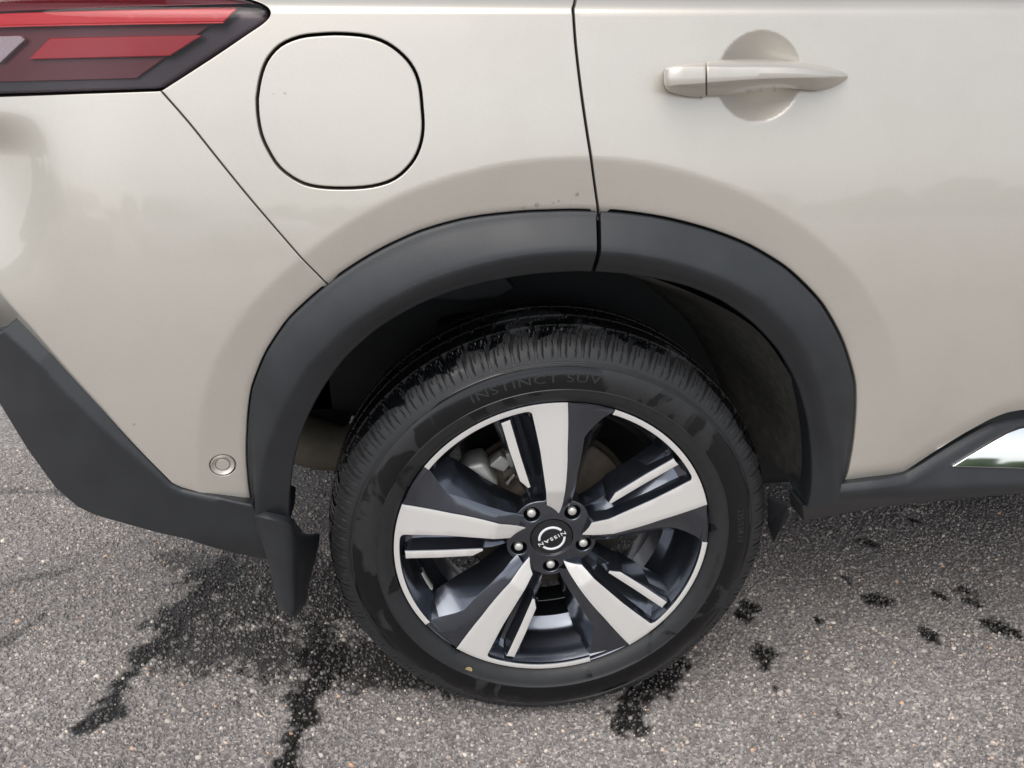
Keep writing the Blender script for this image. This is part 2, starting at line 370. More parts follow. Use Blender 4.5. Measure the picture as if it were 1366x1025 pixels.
def asphalt_material(chips):
    m, n, l, b = new_mat('asphalt_chippings' if chips else 'asphalt_binder')
    t = nd(n, 'ShaderNodeTexCoord'); at = nd(n, 'ShaderNodeAttribute', attribute_name='wet')
    if chips:
        g = nd(n, 'ShaderNodeNewGeometry'); ra = nd(n, 'ShaderNodeValToRGB'); e = ra.color_ramp.elements
        e[0].position = 0.0; e[0].color = rgb((0.115, 0.113, 0.112)); e[1].position = 1.0; e[1].color = rgb((0.40, 0.26, 0.17))
        for pos, c in ((0.30, (0.165, 0.161, 0.159)), (0.70, (0.20, 0.195, 0.192)), (0.84, (0.25, 0.242, 0.232)), (0.94, (0.34, 0.322, 0.295)), (0.98, (0.47, 0.445, 0.405)), (0.993, (0.38, 0.29, 0.22))):
            x = e.new(pos); x.color = rgb(c)
        l.new(g.outputs['Random Per Island'], ra.inputs[0]); base = ra.outputs[0]
    else:
        v = nd(n, 'ShaderNodeTexVoronoi', Scale=210.0); l.new(t.outputs['Object'], v.inputs['Vector'])
        v2 = nd(n, 'ShaderNodeTexNoise', Scale=3.0, Detail=6.0); l.new(t.outputs['Object'], v2.inputs['Vector'])
        sp = nd(n, 'ShaderNodeSeparateColor'); l.new(v.outputs['Color'], sp.inputs[0])
        ra = nd(n, 'ShaderNodeValToRGB'); e = ra.color_ramp.elements
        e[0].position = 0.0; e[0].color = rgb((0.085, 0.083, 0.082)); e[1].position = 1.0; e[1].color = rgb((0.33, 0.315, 0.295))
        x = e.new(0.6); x.color = rgb((0.165, 0.161, 0.158)); x = e.new(0.85); x.color = rgb((0.21, 0.205, 0.20))
        l.new(sp.outputs[0], ra.inputs[0])
        mm = nd(n, 'ShaderNodeMix', data_type='RGBA', blend_type='MULTIPLY'); mm.inputs['Factor'].default_value = 0.5
        l.new(ra.outputs[0], mm.inputs['A']); l.new(v2.outputs[0], mm.inputs['B']); 
        base = ra.outputs[0]
        bp = nd(n, 'ShaderNodeBump', Strength=0.7, Distance=0.002); l.new(v.outputs['Distance'], bp.inputs['Height']); l.new(bp.outputs[0], b.inputs['Normal'])
    big = nd(n, 'ShaderNodeTexNoise', Scale=2.3, Detail=5.0); gm = nd(n, 'ShaderNodeNewGeometry'); l.new(gm.outputs['Position'], big.inputs['Vector'])
    br = nd(n, 'ShaderNodeMapRange'); br.inputs['From Min'].default_value = .3; br.inputs['From Max'].default_value = .7; br.inputs['To Min'].default_value = 1.26; br.inputs['To Max'].default_value = 1.68
    l.new(big.outputs[0], br.inputs[0])
    gain = 1.0
    wcol = nd(n, 'ShaderNodeVectorMath', operation='SCALE'); wcol.inputs[0].default_value = (1.07, 1.0, 0.965); l.new(br.outputs[0], wcol.inputs['Scale'])
    tint = nd(n, 'ShaderNodeMix', data_type='RGBA', blend_type='MULTIPLY'); tint.inputs['Factor'].default_value = 1.0; l.new(base, tint.inputs['A']); l.new(wcol.outputs[0], tint.inputs['B'])
    wd = nd(n, 'ShaderNodeMapRange'); wd.inputs['To Min'].default_value = 1.0; wd.inputs['To Max'].default_value = 0.075; l.new(at.outputs['Fac'], wd.inputs[0])
    wm = nd(n, 'ShaderNodeMix', data_type='RGBA', blend_type='MULTIPLY'); wm.inputs['Factor'].default_value = 1.0; l.new(tint.outputs['Result'], wm.inputs['A']); l.new(wd.outputs[0], wm.inputs['B'])
    l.new(wm.outputs['Result'], b.inputs['Base Color'])
    rr = nd(n, 'ShaderNodeMapRange'); rr.inputs['To Min'].default_value = 0.75; rr.inputs['To Max'].default_value = 0.22; l.new(at.outputs['Fac'], rr.inputs[0]); l.new(rr.outputs[0], b.inputs['Roughness'])
    return m
M_ASPH = asphalt_material(False); M_CHIP = asphalt_material(True)

def build_ground():
    x0, x1, y0, y1, s = -1.75, 1.45, -0.55, 1.15, 0.008
    xs = np.concatenate([[-400, -60, -12, -4, -2.4], np.arange(x0, x1, s), [2.2, 4, 12, 60, 400]])
    ys = np.concatenate([[-400, -60, -12, -3, -1.2], np.arange(y0, y1, s), [1.8, 4, 12, 60, 400]])
    X, Y = np.meshgrid(xs, ys); P = np.stack([X.ravel(), Y.ravel()], 1)
    near = (P[:, 0] > x0-.01) & (P[:, 0] < x1+.01) & (P[:, 1] > y0-.01) & (P[:, 1] < y1+.01)
    Z = np.zeros(len(P)); Q = P[near]
    Z[near] = np.array([0.0012*noise.noise((q[0]*60, q[1]*60, 0))+0.0015*noise.noise((q[0]*9, q[1]*9, 5)) for q in Q])-0.002
    W = np.zeros(len(P)); W[near] = wetness(Q)
    nx, ny = len(xs), len(ys); i = np.arange(nx*ny).reshape(ny, nx)
    Fq = np.stack([i[:-1, :-1], i[:-1, 1:], i[1:, 1:], i[1:, :-1]], -1).reshape(-1, 4)
    me = bpy.data.meshes.new('asphalt_ground'); me.from_pydata(np.column_stack([P, Z]).tolist(), [], Fq.tolist()); me.update()
    me.polygons.foreach_set('use_smooth', [True]*len(me.polygons))
    a = me.attributes.new('wet', 'FLOAT', 'POINT'); a.data.foreach_set('value', W.astype(np.float32))
    g = link('asphalt_ground', me, M_ASPH); g['kind'] = 'structure'; g['label'] = 'weathered grey asphalt of the car park with dark wet stains'
    # chippings
    N = 96000
    px = RNG.uniform(x0, x1, N*2); py = RNG.uniform(y0, y1, N*2)
    keep = RNG.uniform(0, 1, N*2) < np.clip(1.15-0.75*np.clip((py-0.15)/0.9, 0, 1), .2, 1)     # sparser far under the car
    px, py = px[keep][:N], py[keep][:N]; N = len(px)
    size = np.clip(RNG.lognormal(math.log(0.0024), 0.44, N), .0010, .0070)
    th = RNG.uniform(0, 2*PI, N); el_ = RNG.uniform(.6, 1.0, N)
    K = 5
    verts = np.zeros((N, 2*K+1, 3)); 
    for k in range(K):
        a_ = th+2*PI*k/K+RNG.normal(0, .25, N); r_ = size*RNG.uniform(.75, 1.2, N)
        verts[:, k, 0] = px+r_*np.cos(a_); verts[:, k, 1] = py+r_*np.sin(a_)*el_; verts[:, k, 2] = -0.0045
        q_ = RNG.uniform(.62, .92, N)
        verts[:, K+k, 0] = px+r_*q_*np.cos(a_); verts[:, K+k, 1] = py+r_*q_*np.sin(a_)*el_; verts[:, K+k, 2] = size*RNG.uniform(-.15, .5, N)
    verts[:, 2*K, 0] = px+RNG.normal(0, .25, N)*size; verts[:, 2*K, 1] = py+RNG.normal(0, .25, N)*size; verts[:, 2*K, 2] = size*RNG.uniform(.35, .75, N)
    base = np.array([(k, (k+1) % K, K+(k+1) % K, K+k) for k in range(K)]); top = np.array([(K+k, K+(k+1) % K, 2*K) for k in range(K)])
    off = (np.arange(N)*(2*K+1))[:, None, None]
    quads = (base[None]+off).reshape(-1, 4); tris = (top[None]+off).reshape(-1, 3)
    me = bpy.data.meshes.new('asphalt_chippings'); nv = N*(2*K+1)
    me.vertices.add(nv); me.vertices.foreach_set('co', verts.reshape(-1).astype(np.float32))
    nl = len(quads)*4+len(tris)*3; me.loops.add(nl); me.loops.foreach_set('vertex_index', np.concatenate([quads.ravel(), tris.ravel()]).astype(np.int32))
    me.polygons.add(len(quads)+len(tris))
    st = np.concatenate([np.arange(len(quads))*4, len(quads)*4+np.arange(len(tris))*3]); me.polygons.foreach_set('loop_start', st.astype(np.int32))
    me.update(calc_edges=True); me.validate()
    W = wetness(np.stack([px, py], 1)); W = np.where(W > .85, W*RNG.uniform(.72, 1.02, N)-(RNG.uniform(0, 1, N) < .10)*.45, W*RNG.uniform(.35, 1.2, N)); W = np.clip(W, 0, 1); a = me.attributes.new('wet', 'FLOAT', 'POINT'); a.data.foreach_set('value', np.repeat(W, 2*K+1).astype(np.float32))
    c = link('asphalt_chippings', me, M_CHIP); c['kind'] = 'stuff'; c['category'] = 'gravel'; c['label'] = 'small pale stone chippings set into the asphalt around the wheel'
build_ground()

# ------------------------------------------------------------------ the car: body side surface y = S(x, z)
HUBZ = 0.365
RC_A = np.array([0, 10, 20, 31, 38, 46, 55, 63, 80, 90, 100, 108, 116, 125, 134, 143, 151, 158, 166, 180.])
RC_R = np.array([.545, .552, .566, .588, .603, .612, .617, .619, .620, .619, .617, .615, .613, .608, .606, .597, .579, .562, .545, .53])
FO_A = np.array([0, 13, 18, 25, 33, 41, 48, 56, 63, 72, 79, 86, 92, 98, 104, 110, 117, 124, 132, 138, 144, 151, 159, 165, 180.])
FO_R = np.array([.455, .466, .478, .499, .525, .541, .552, .557, .556, .551, .548, .546, .546, .549, .554, .557, .557, .556, .554, .546, .533, .510, .487, .472, .46])
def sstep(a, b, x):
    t = np.clip((x-a)/(b-a), 0, 1); return t*t*(3-2*t)
def ramp(d, w):      # smooth max(0, d)
    return np.where(d <= 0, 0, np.where(d < w, d*d/(2*w), d-w/2))
def S_base(x, z):
    y = -0.046+0.20*(z-0.65)**2
    y = y+1.9*ramp(z-1.146, .02)
    y = y+0.85*np.maximum(0, -0.50-x)**2
    return y
CUP = (0.248, 1.074)
def S(x, z):
    x = np.asarray(x, float); z = np.asarray(z, float)
    y = S_base(x, z)
    r = np.hypot(x, z-HUBZ); th = np.degrees(np.arctan2(z-HUBZ, x))
    rc = np.interp(th, RC_A, RC_R); ro = np.interp(th, FO_A, FO_R)
    wgt = sstep(4, 36, th)*(1-0.25*sstep(145, 166, th))
    y = y+wgt*0.22*ramp(rc-r, .009)
    y = y+0.45*ramp(ro+.010-r, .008)
    e = np.hypot((x-CUP[0])/.058, (z-CUP[1])/.056)
    y = y+0.020*ramp(1-e*e, .12)
    return y

car = bpy.data.objects.new('car', None); COL.objects.link(car)
car['label'] = 'champagne silver SUV with dark grey wheel arch cladding, filling the picture'; car['category'] = 'car'

def polar(th, r): return (r*math.cos(math.radians(th)), HUBZ+r*math.sin(math.radians(th)))
flare_edge = [polar(t, float(np.interp(t, FO_A, FO_R))+.001) for t in np.arange(164.5, 12, -1.5)]

seam_q = [(214, 121), (252.6, 165), (293, 215.6), (337, 269.5), (401, 343.5), (430, 373), (439, 382)]          # quarter / bumper
lamp_edge = [(214, 121), (280, 78.5), (328, 46), (350, 31), (359, 21), (358, 13), (348, 6), (330, 0), (300, -6)]
seam_d = [(771, -40), (767, 0), (764, 12), (764.5, 20), (768, 66), (776, 132), (787, 205), (797, 278), (799.5, 296)]   # quarter / door
fuel = [(342, 132), (346, 106), (355, 80.5), (373, 60), (399, 48.7), (428, 45), (457, 44.3), (490, 47.6), (516, 56.7), (538, 73), (552.5, 91.5), (560.6, 113.5), (564, 143), (565.4, 172),
        (560.6, 197.6), (549, 219.6), (527, 239.7), (497.6, 249.6), (461, 252.5), (424.4, 250.7), (399, 243.4), (373, 225), (357, 201), (347.6, 179), (343, 154)]
Sq = xz(seam_q, S); Sd = xz(seam_d, S); Sl = xz(lamp_edge, S); Sf = catmull(xz(fuel+[fuel[0]], S), 3)[:-1]
def seg_flare(x0, x1):
    return [p for p in flare_edge if x0 <= p[0] <= x1]
topz = 1.185
dq = np.array(Sd)
Sd_top = (Sd[0][0], topz)
# quarter panel
fl = [p for p in flare_edge if Sq[-1][0]+.004 < p[0] < Sd[-1][0]-.004 and p[1] > .6]
out_q = list(catmull(Sq, 3))+fl+list(catmull(Sd, 4))[::-1]+[Sd_top, (Sl[-1][0]-.02, topz)]+list(catmull(Sl, 3))[::-1][:-1]
quarter = sheet('rear_quarter_panel', out_q, S, M_PAINT, car, holes=[Sf], step=.0045, hem=.0016, inset=.0009)
sheet('fuel_door', Sf, lambda x, z: S(x, z)-.0006, M_PAINT, quarter, step=.006, hem=.0018, inset=.0027)
# rear door
door_low = xz([(1123, 646), (1150, 643), (1185, 638.5), (1208, 634), (1220, 627), (1248.5, 608), (1289, 583), (1324, 564), (1347, 555), (1366, 551.5)], S)
flr = [p for p in flare_edge if p[0] > Sd[-1][0]+.004 and p[1] > door_low[0][1]+.004]
DS = lambda x, z: S(x, z)+0.35*ramp(.035-dist_poly(np.stack([np.ravel(x), np.ravel(z)], 1), door_low+[(1.4, .60)]).reshape(np.shape(x)), .03)
DX1, DX2 = 1.30, 2.35
out_d = [Sd_top]+list(catmull(Sd, 4))+flr+list(catmull(door_low, 3))+[(.95, .598), (DX1, .60), (DX1, topz)]
door = sheet('rear_door', out_d, DS, M_PAINT, car, step=.005, hem=.0016, inset=.0022, fine=[(.17, 1.0, .33, 1.14, .0032)])
sheet('front_door', [(DX1, topz), (DX1, .60), (DX2, .60), (DX2, topz)], S, M_PAINT, car, step=.02, hem=.0016, inset=.0022)
# rear bumper
bump_low = [(337, 672), (312, 668), (286, 661.5), (258, 656), (242.5, 652), (229, 645), (215, 631), (202, 618), (162, 577), (118, 530), (67, 476), (40, 455), (14, 462), (0, 472), (-60, 470), (-160, 380)]
fb = [p for p in flare_edge if p[0] < Sq[-1][0]-.004]
bump_low_w = xz(bump_low, S)
lamp_low = xz([(0, 128.5), (110, 124.5), (213, 121)], S)
face_edge = xz([(-160, 205), (0, 388), (40, 431), (135, 539), (190, 602), (228, 645)], S)
FE = np.array(sorted(face_edge))
def SB(x, z):   # the bumper's painted face turns under along its lower edge
    ze = np.interp(x, FE[:, 0], FE[:, 1]); d = (ze-z)*.68*sstep(-.515, -.56, x)
    ledge = sstep(-.62, -.76, x)*.028*sstep(1.040, .985, z)*(1-sstep(.985, .78, z))      # the scooped ledge under the tail lamp
    return S(x, z)+.62*ramp(d, .006)+ledge
out_b = list(catmull(Sq, 3))+fb[::-1]+bump_low_w+[(-1.02, 1.02)]+[(-1.02, lamp_low[0][1])]+lamp_low[:-1]
sp_ = at_F(297, 621, SB); sn = fnormal(SB, np.array([sp_[0]]), np.array([sp_[2]]))[0]
bumper = sheet('rear_bumper', out_b, SB, M_PAINT, car, holes=[[(sp_[0]+.0168*math.cos(t), sp_[2]+.0168*math.sin(t)) for t in np.linspace(0, 2*PI, 40)[:-1]]], fine=[(-.85, .50, -.50, .90, .0038)], step=.006, hem=.0012, inset=.0009)

# ---- lower cladding of the bumper
clad_top = [(17, 427), (40, 447), (67, 471), (118, 529), (162, 579), (202, 619.5), (229, 646.5), (242, 653.5), (258, 657.5), (286, 663), (337, 674), (343, 684), (364, 694)]
clad_bot = [(372, 749), (249, 720.5), (166, 700), (125, 688), (104, 678), (75, 653), (37, 601), (0, 540), (-60, 440), (-110, 430), (-60, 470), (0, 443)]
def SC0(x, z): return S_base(x, z)*0-.047+0.85*np.maximum(0, -0.50-x)**2+.45*ramp(.46-z, .06)+.16*ramp(x+.47, .03)
ct_w = xz(clad_top, SC0)
def SC(x, z):
    P = np.stack([np.ravel(x), np.ravel(z)], 1); d = dist_poly(P, ct_w[:-3]).reshape(np.shape(x))
    wd = .010+.022*sstep(-.55, -.72, x)
    return SC0(x, z)+.55*ramp(wd-d, .006)
clad_w = ct_w+xz(clad_bot, SC0)
sheet('bumper_cladding', clad_w, SC, M_CLAD, car, step=.005, hem=.0045, depth=.05)

# ---- sill cladding
sill_top = [(1070, 677), (1091, 672.5), (1124, 648.5), (1166, 644), (1190, 640.5), (1210, 635.5), (1222, 628.5), (1248.5, 610.5), (1289, 585.5), (1324, 566), (1347, 557), (1366, 553.5)]
sill_bot = [(1366, 658), (1254, 668), (1166, 677), (1072, 695)]
def SS0(x, z): return -.052+.75*ramp(.470-z, .02)+.345*ramp(z-.468, .01)*sstep(.48, .62, x)+.10*ramp(.52-x, .03)
st_w = xz(sill_top, SS0); sb_w = xz(sill_bot, SS0)
def SS(x, z):
    P = np.stack([np.ravel(x), np.ravel(z)], 1); d = dist_poly(P, st_w[2:]+[(1.4, st_w[-1][1]+.03)]).reshape(np.shape(x))
    return SS0(x, z)+.8*ramp(.014-d, .009)
out_s = st_w+[(.95, st_w[-1][1]+.012), (DX2, st_w[-1][1]+.012), (DX2, sb_w[0][1]-.01)]+sb_w
sill = sheet('sill_cladding', out_s, SS, M_CLAD, car, step=.0042, hem=.002, depth=.05)
chrome = xz([(1267, 621), (1290, 606.5), (1324, 586), (1345, 574.5), (1357, 570), (1366, 568)], SS0)
cb = xz([(1366, 624)], SS0)[0]
sheet('chrome_trim', chrome+[(1.22, chrome[-1][1]+.004), (1.22, cb[1]-.001), cb], lambda x, z: SS0(x, z)-.0035-.066*(z-.475)+.5*(z-.475)**2, M_CHROME, sill, step=.008, hem=.0015, depth=.006)

# ---- wheel arch flares: outer edge, ridge and inner edge as radii over the angle
FM = [(343, 690), (346, 660), (357, 620), (374, 549), (404, 488), (460, 438), (530, 396), (607, 366), (666, 348), (739, 340), (809, 339), (878, 346), (946, 367), (1015, 397), (1057, 435), (1081, 478), (1096, 524), (1104, 575), (1110, 616), (1113, 650)]
FI = [(386, 698), (391, 641), (400, 586), (424, 522), (460, 478), (503, 437), (562, 404), (620, 385), (664, 374), (739, 367), (807, 365), (874, 373), (920, 382), (966, 401), (1006, 431), (1043, 471), (1064, 511), (1076, 554), (1081, 600), (1079, 645), (1073, 678)]
YM, YI = -.047, -.028
def pol(pts, y):
    A = []
    for (u, v) in pts:
        p = at_y(u, v, y); A.append((math.degrees(math.atan2(p[2]-HUBZ, p[0])), math.hypot(p[0], p[2]-HUBZ)))
    A.sort(); return np.array([a for a, _ in A]), np.array([r for _, r in A])
FMa, FMr = pol(FM, YM); FIa, FIr = pol(FI, YI)
def smooth1(a, k=2):
    for _ in range(k): a = np.concatenate([[a[0]], (a[:-2]+2*a[1:-1]+a[2:])/4, [a[-1]]])
    return a
FMr, FIr = smooth1(FMr), smooth1(FIr)
def flare(name, a0, a1, b0, b1):
    n = max(8, int(abs(a1-a0)/1.0)); T = np.linspace(a0, a1, n+1); V = []; rows = 14; Fs = []
    prof = []
    for t in T:
        ro = float(np.interp(t, FO_A, FO_R)); rm = float(np.interp(t, FMa, FMr)); ri = float(np.interp(t, FIa, FIr))
        xo, zo = polar(t, ro); so = float(S(np.array([xo]), np.array([zo]))[0])
        rm = min(rm, ro-.012); ri = min(ri, rm-.012)
        sec = [(ro+.0006, so+.012), (ro, so+.002), (ro-.0006, so-.0022), (ro-.0025, so-.0042), (ro-.006, so-.0052)]
        for k in (1/6., 2/6., .5, 4/6., 5/6.): sec.append((ro-.006+(rm+.004-ro+.006)*k, (so-.0052)+(YM-so+.0052)*k-.0015*math.sin(PI*k)))
        sec += [(rm+.004, YM+.0002), (rm, YM), (rm-.004, YM+.0016)]
        for k in (.33, .66): sec.append((rm-.004+(ri+.003-rm+.004)*k, YM+.0016+(YI-.0004-YM-.0016)*k-.001))
        sec += [(ri+.003, YI-.0004), (ri+.0008, YI+.0008), (ri, YI+.004), (ri+.002, YI+.02), (ri+.006, YI+.05), (ri+.02, YI+.055)]
        prof.append(sec)
    rows = []
    nk = len(prof[0])
    for k in range(nk):
        g = min(1.0, max(0.0, (k-4)/11.0)); row = []
        for i in range(len(T)):
            u = i/n; t2 = T[i]+g*((b0-a0)*(1-sstep(0, .22, np.array(u)))+(b1-a1)*sstep(.78, 1, np.array(u)))
            row.append((prof[i][k][0]*math.cos(math.radians(float(t2))), prof[i][k][1], HUBZ+prof[i][k][0]*math.sin(math.radians(float(t2)))))
        rows.append(row)
    V, Fs = grid_mesh('', rows, flip=(a1 > a0) is False)
    # end caps turned inwards
    for col in (0, len(T)-1):
        o = len(V)
        for k in range(len(rows)): p = rows[k][col]; V.append((p[0], max(p[1], YI)+.05, p[2]))
        for k in range(len(rows)-1):
            a, b = k*len(T)+col, (k+1)*len(T)+col; Fs.append((a, b, o+k+1, o+k) if (col == 0) == (a1 > a0) else (b, a, o+k, o+k+1))
    me = mesh_from(name, V, Fs)
    bm = bmesh.new(); bm.from_mesh(me); bmesh.ops.recalc_face_normals(bm, faces=bm.faces); bm.to_mesh(me); bm.free()
    try: me.set_sharp_from_angle(angle=math.radians(60))
    except Exception: pass
    return link(name, me, M_CLAD, car)
split = 85.15
def ang_px(u, v, y): p = at_y(u, v, y); return math.degrees(math.atan2(p[2]-HUBZ, p[0]))
flare('arch_flare', split+.45, ang_px(337, 687, -.022), split+.3, ang_px(388, 697, YI))
flare('arch_flare', ang_px(1123, 647.5, -.022), split-.25, ang_px(1076, 677, YI), split-.4)

# ---- door handle: a bar lofted along the door, with the fixed end cap
def handle_loft(stations, name, parent, cap_first=True):
    rows = []
    for (u, vt, c1, c2, vb, k) in stations:
        y0 = float(S_base(*[np.array([q]) for q in at_F(u, (vt+vb)/2, S_base)[[0, 2]]])[0])
        sec = [(vt, y0-.010*k), (vt+(c1-vt)*.35, y0-.026*k), (c1, y0-.036*k), ((c1+c2)/2, y0-.039*k), (c2, y0-.039*k), (c2+(vb-c2)*.6, y0-.030*k), (vb, y0-.014*k), (vb-1, y0-.006*k), (vt+2, y0-.004*k)]
        rows.append([tuple(at_y(u, v, y)) for v, y in sec])
    # refine along
    P = np.array(rows); R = [catmull(P[:, j], 4) for j in range(P.shape[1])]; P = np.stack(R, 1)
    V, Fs = grid_mesh('', [[tuple(p) for p in row] for row in P], closed=True)
    m = P.shape[1]; Fs.append(tuple(range(m))[::-1]); Fs.append(tuple((len(P)-1)*m+j for j in range(m)))
    me = bevelled(V, Fs, .0012, 2, 25, name=name)
    bm = bmesh.new(); bm.from_mesh(me); bmesh.ops.recalc_face_normals(bm, faces=bm.faces); bm.to_mesh(me); bm.free()
    return link(name, me, M_PAINT, parent)
handle_loft([(943.5, 81, 89, 110, 128, 1), (960, 80.2, 89.5, 109, 127.5, 1), (980, 79.6, 90, 107.5, 125, 1), (1015, 79.6, 90, 105.5, 120, 1), (1050, 81.2, 90.5, 104.5, 118, 1), (1075, 84, 92.5, 104, 120, .95), (1095, 87.5, 95, 103.8, 121, .85), (1112, 91.5, 97, 103, 116.5, .65), (1124, 95.5, 99, 102.6, 110, .42), (1131, 99.5, 101, 102.5, 104.5, .2)], 'door_handle', door)
handle_loft([(885.5, 97, 99, 108, 111, .55), (887.5, 91, 94, 113, 117, .75), (892, 88.2, 92, 115, 122, .9), (905, 85.4, 90, 113.5, 126, 1), (922, 83, 89, 112.3, 129, 1), (941, 81.3, 89, 111, 130, 1)], 'handle_cap', door)

# ---- parking sensor in the bumper
def disc_stack(center, normal, prof, n=40):
    nrm = Vector(normal).normalized(); q = nrm.to_track_quat('Z', 'Y').to_matrix(); rows = []
    for r, h in prof: rows.append([tuple(Vector(center)+q@Vector((r*math.cos(2*PI*j/n), r*math.sin(2*PI*j/n), h))) for j in range(n)])
    V, Fs = grid_mesh('', rows, closed=True); Fs.append(tuple((len(rows)-1)*n+j for j in range(n))); return V, Fs
V, Fs = disc_stack(sp_, sn, [(.0163, -.006), (.0163, -.0006), (.0157, .0004), (.0150, .0004), (.0112, -.0030), (.0104, -.0032), (.0102, -.0060), (.0092, -.0060), (.0090, -.0022), (.0084, -.0014), (.004, -.0012)])
me = mesh_from('parking_sensor', V, Fs)
try: me.set_sharp_from_angle(angle=math.radians(40))
except Exception: pass
link('parking_sensor', me, M_PAINT, bumper)

# ---- tail lamp
LF = lambda x, z: S_base(x, z)-.0015+.25*ramp(z-1.135, .02)
lens_px = [(-220, 133.5), (0, 126), (212, 119), (277, 76.5), (326, 44), (349, 29), (357.5, 20), (356.5, 13), (346, 6), (328, 0), (300, -6), (0, -25), (-220, -25)]
lens_o = xz(lens_px, LF)
lamp = sheet('tail_lamp', lens_o, lambda x, z: LF(x, z)+.022, M_HOUSE, car, step=.012, hem=.001, depth=.02)
sheet('lens', lens_o, LF, M_LENS, lamp, step=.008, hem=.003, depth=.018, inset=.0006)
def plate(name, px, mat, off, step=.012):
    G_ = lambda x, z: LF(x, z)+off
    sheet(name, xz(px, G_), G_, mat, lamp, step=step, hem=.0012, depth=.006)
plate('red_light_bar', [(-220, 24), (0, 18.5), (280, 11.5), (316, 12), (299, 29), (0, 34.5), (-220, 41)], M_RED, .010)
plate('red_light_bar', [(38, 79.5), (66, 51), (270, 47), (226, 75)], M_RED, .010)
plate('dark_red_panel', [(-220, 20), (0, 14), (318, 9), (182, 105), (-220, 112)], M_DRED, .017)
plate('light_strip', [(-220, 40.5), (0, 34.5), (297, 29.5), (298, 31.5), (0, 37), (-220, 43)], M_STRIP, .007)
plate('reverse_light', [(-220, 56), (26, 48), (33, 53), (0, 84), (-220, 96)], M_WHITE, .010)
plate('dark_red_panel', [(-220, 22), (0, 16), (340, 5), (300, -4), (-220, -20)], M_DRED, .010)

# ---- wheel well: felt liner, dark gap backing, underbody
def arc_rows(r0, r1, y0, y1, a0, a1, n=60, m=8, wob=0.0):
    rows = []
    for i in range(m+1):
        y = y0+(y1-y0)*i/m; row = []
        for j in range(n+1):
            a = math.radians(a0+(a1-a0)*j/n); r = r0+(r1-r0)*i/m+wob*noise.noise((3*math.cos(a), 9*y, 3*math.sin(a)))
            row.append((r*math.cos(a), y, HUBZ+r*math.sin(a)))
        rows.append(row)
    return grid_mesh('', rows)
V, Fs = merge(arc_rows(.462, .425, YI+.03, .20, 6, 98, wob=.012), arc_rows(.425, .40, .20, .33, 6, 98, wob=.012))
link('wheel_liner', mesh_from('wheel_liner', V, Fs), M_LINER, car)
V, Fs = arc_rows(.468, .43, YI+.03, .34, 97, 150, wob=.006)
link('wheel_liner', mesh_from('wheel_liner', V, Fs), M_DARK, car)
# back wall of the well
V, Fs = revolve_y([(.0, .345), (.30, .345), (.52, .335)], 64, math.radians(4), math.radians(150), 0, HUBZ)
V, Fs = merge((V, Fs), boxv(.03, .48, .36, .60, .26, .60))
link('inner_wheelhouse', mesh_from('inner_wheelhouse', V, Fs), M_DARK, car)
# black sheet behind the panels, added so the gaps read as shade
def SH(x, z): return S_base(x, z)+.030
sh_out = [(-.98, 1.17), (-.98, 1.0), (-.80, .93), (-.585, .62), (-.52, .58)]+[polar(t, .535) for t in np.arange(161, 12, -4)]+[(.56, .47), (DX2, .44), (DX2, 1.17)]
sheet('gap_shade_backing', sh_out, SH, M_DARK, car, step=.03, hem=.001, depth=.05)
V, Fs = merge(boxv(-.78, -.36, .37, 1.42, .385, 1.14), boxv(.42, 3.2, .32, 1.60, .25, 1.14), boxv(-.85, 3.2, 1.52, 1.76, .22, 1.14), boxv(-.85, -.74, .46, 1.5, .40, 1.1), boxv(-.50, .55, .37, 1.43, .425, 1.14))  # plain boxes for the floor; far-side and rear ones added to shade the ground
link('underbody', bevelled(V, Fs, .03, 2, name='underbody'), M_DARK, car)
V, Fs = merge(boxv(.52, 3.0, .0, .40, .43, .60))
link('sill_beam', bevelled(V, Fs, .01, 2, name='sill_beam'), M_DARK, car)
# greenhouse above the frame: shoulder deck, side glass, roof
def loft_side(pts, x0, x1, n=2):
    return grid_mesh('', [[(x0, y, z), (x1, y, z)] for y, z in pts])
y_t = float(S_base(np.array([0.]), np.array([topz]))[0])
V, Fs = loft_side([(y_t+.003, topz-.004), (y_t+.03, topz+.02), (y_t+.045, topz+.035)], -.80, DX2)
link('belt_panel', mesh_from('belt_panel', V, Fs), M_PAINT, car)
V, Fs = loft_side([(y_t+.046, topz+.030), (y_t+.13, 1.45), (y_t+.22, 1.58)], -.58, DX2)
link('side_glass', mesh_from('side_glass', V, Fs), M_WINDOW, car)
V, Fs = grid_mesh('', [[(-.62, y_t+.21, 1.575), (DX2, y_t+.21, 1.575)], [(-.66, y_t+.30, 1.63), (DX2, y_t+.30, 1.65)], [(-.66, .85, 1.67), (DX2, .85, 1.70)], [(-.66, 1.45, 1.63), (DX2, 1.45, 1.65)]])
link('roof_panel', mesh_from('roof_panel', V, Fs), M_PAINT, car)

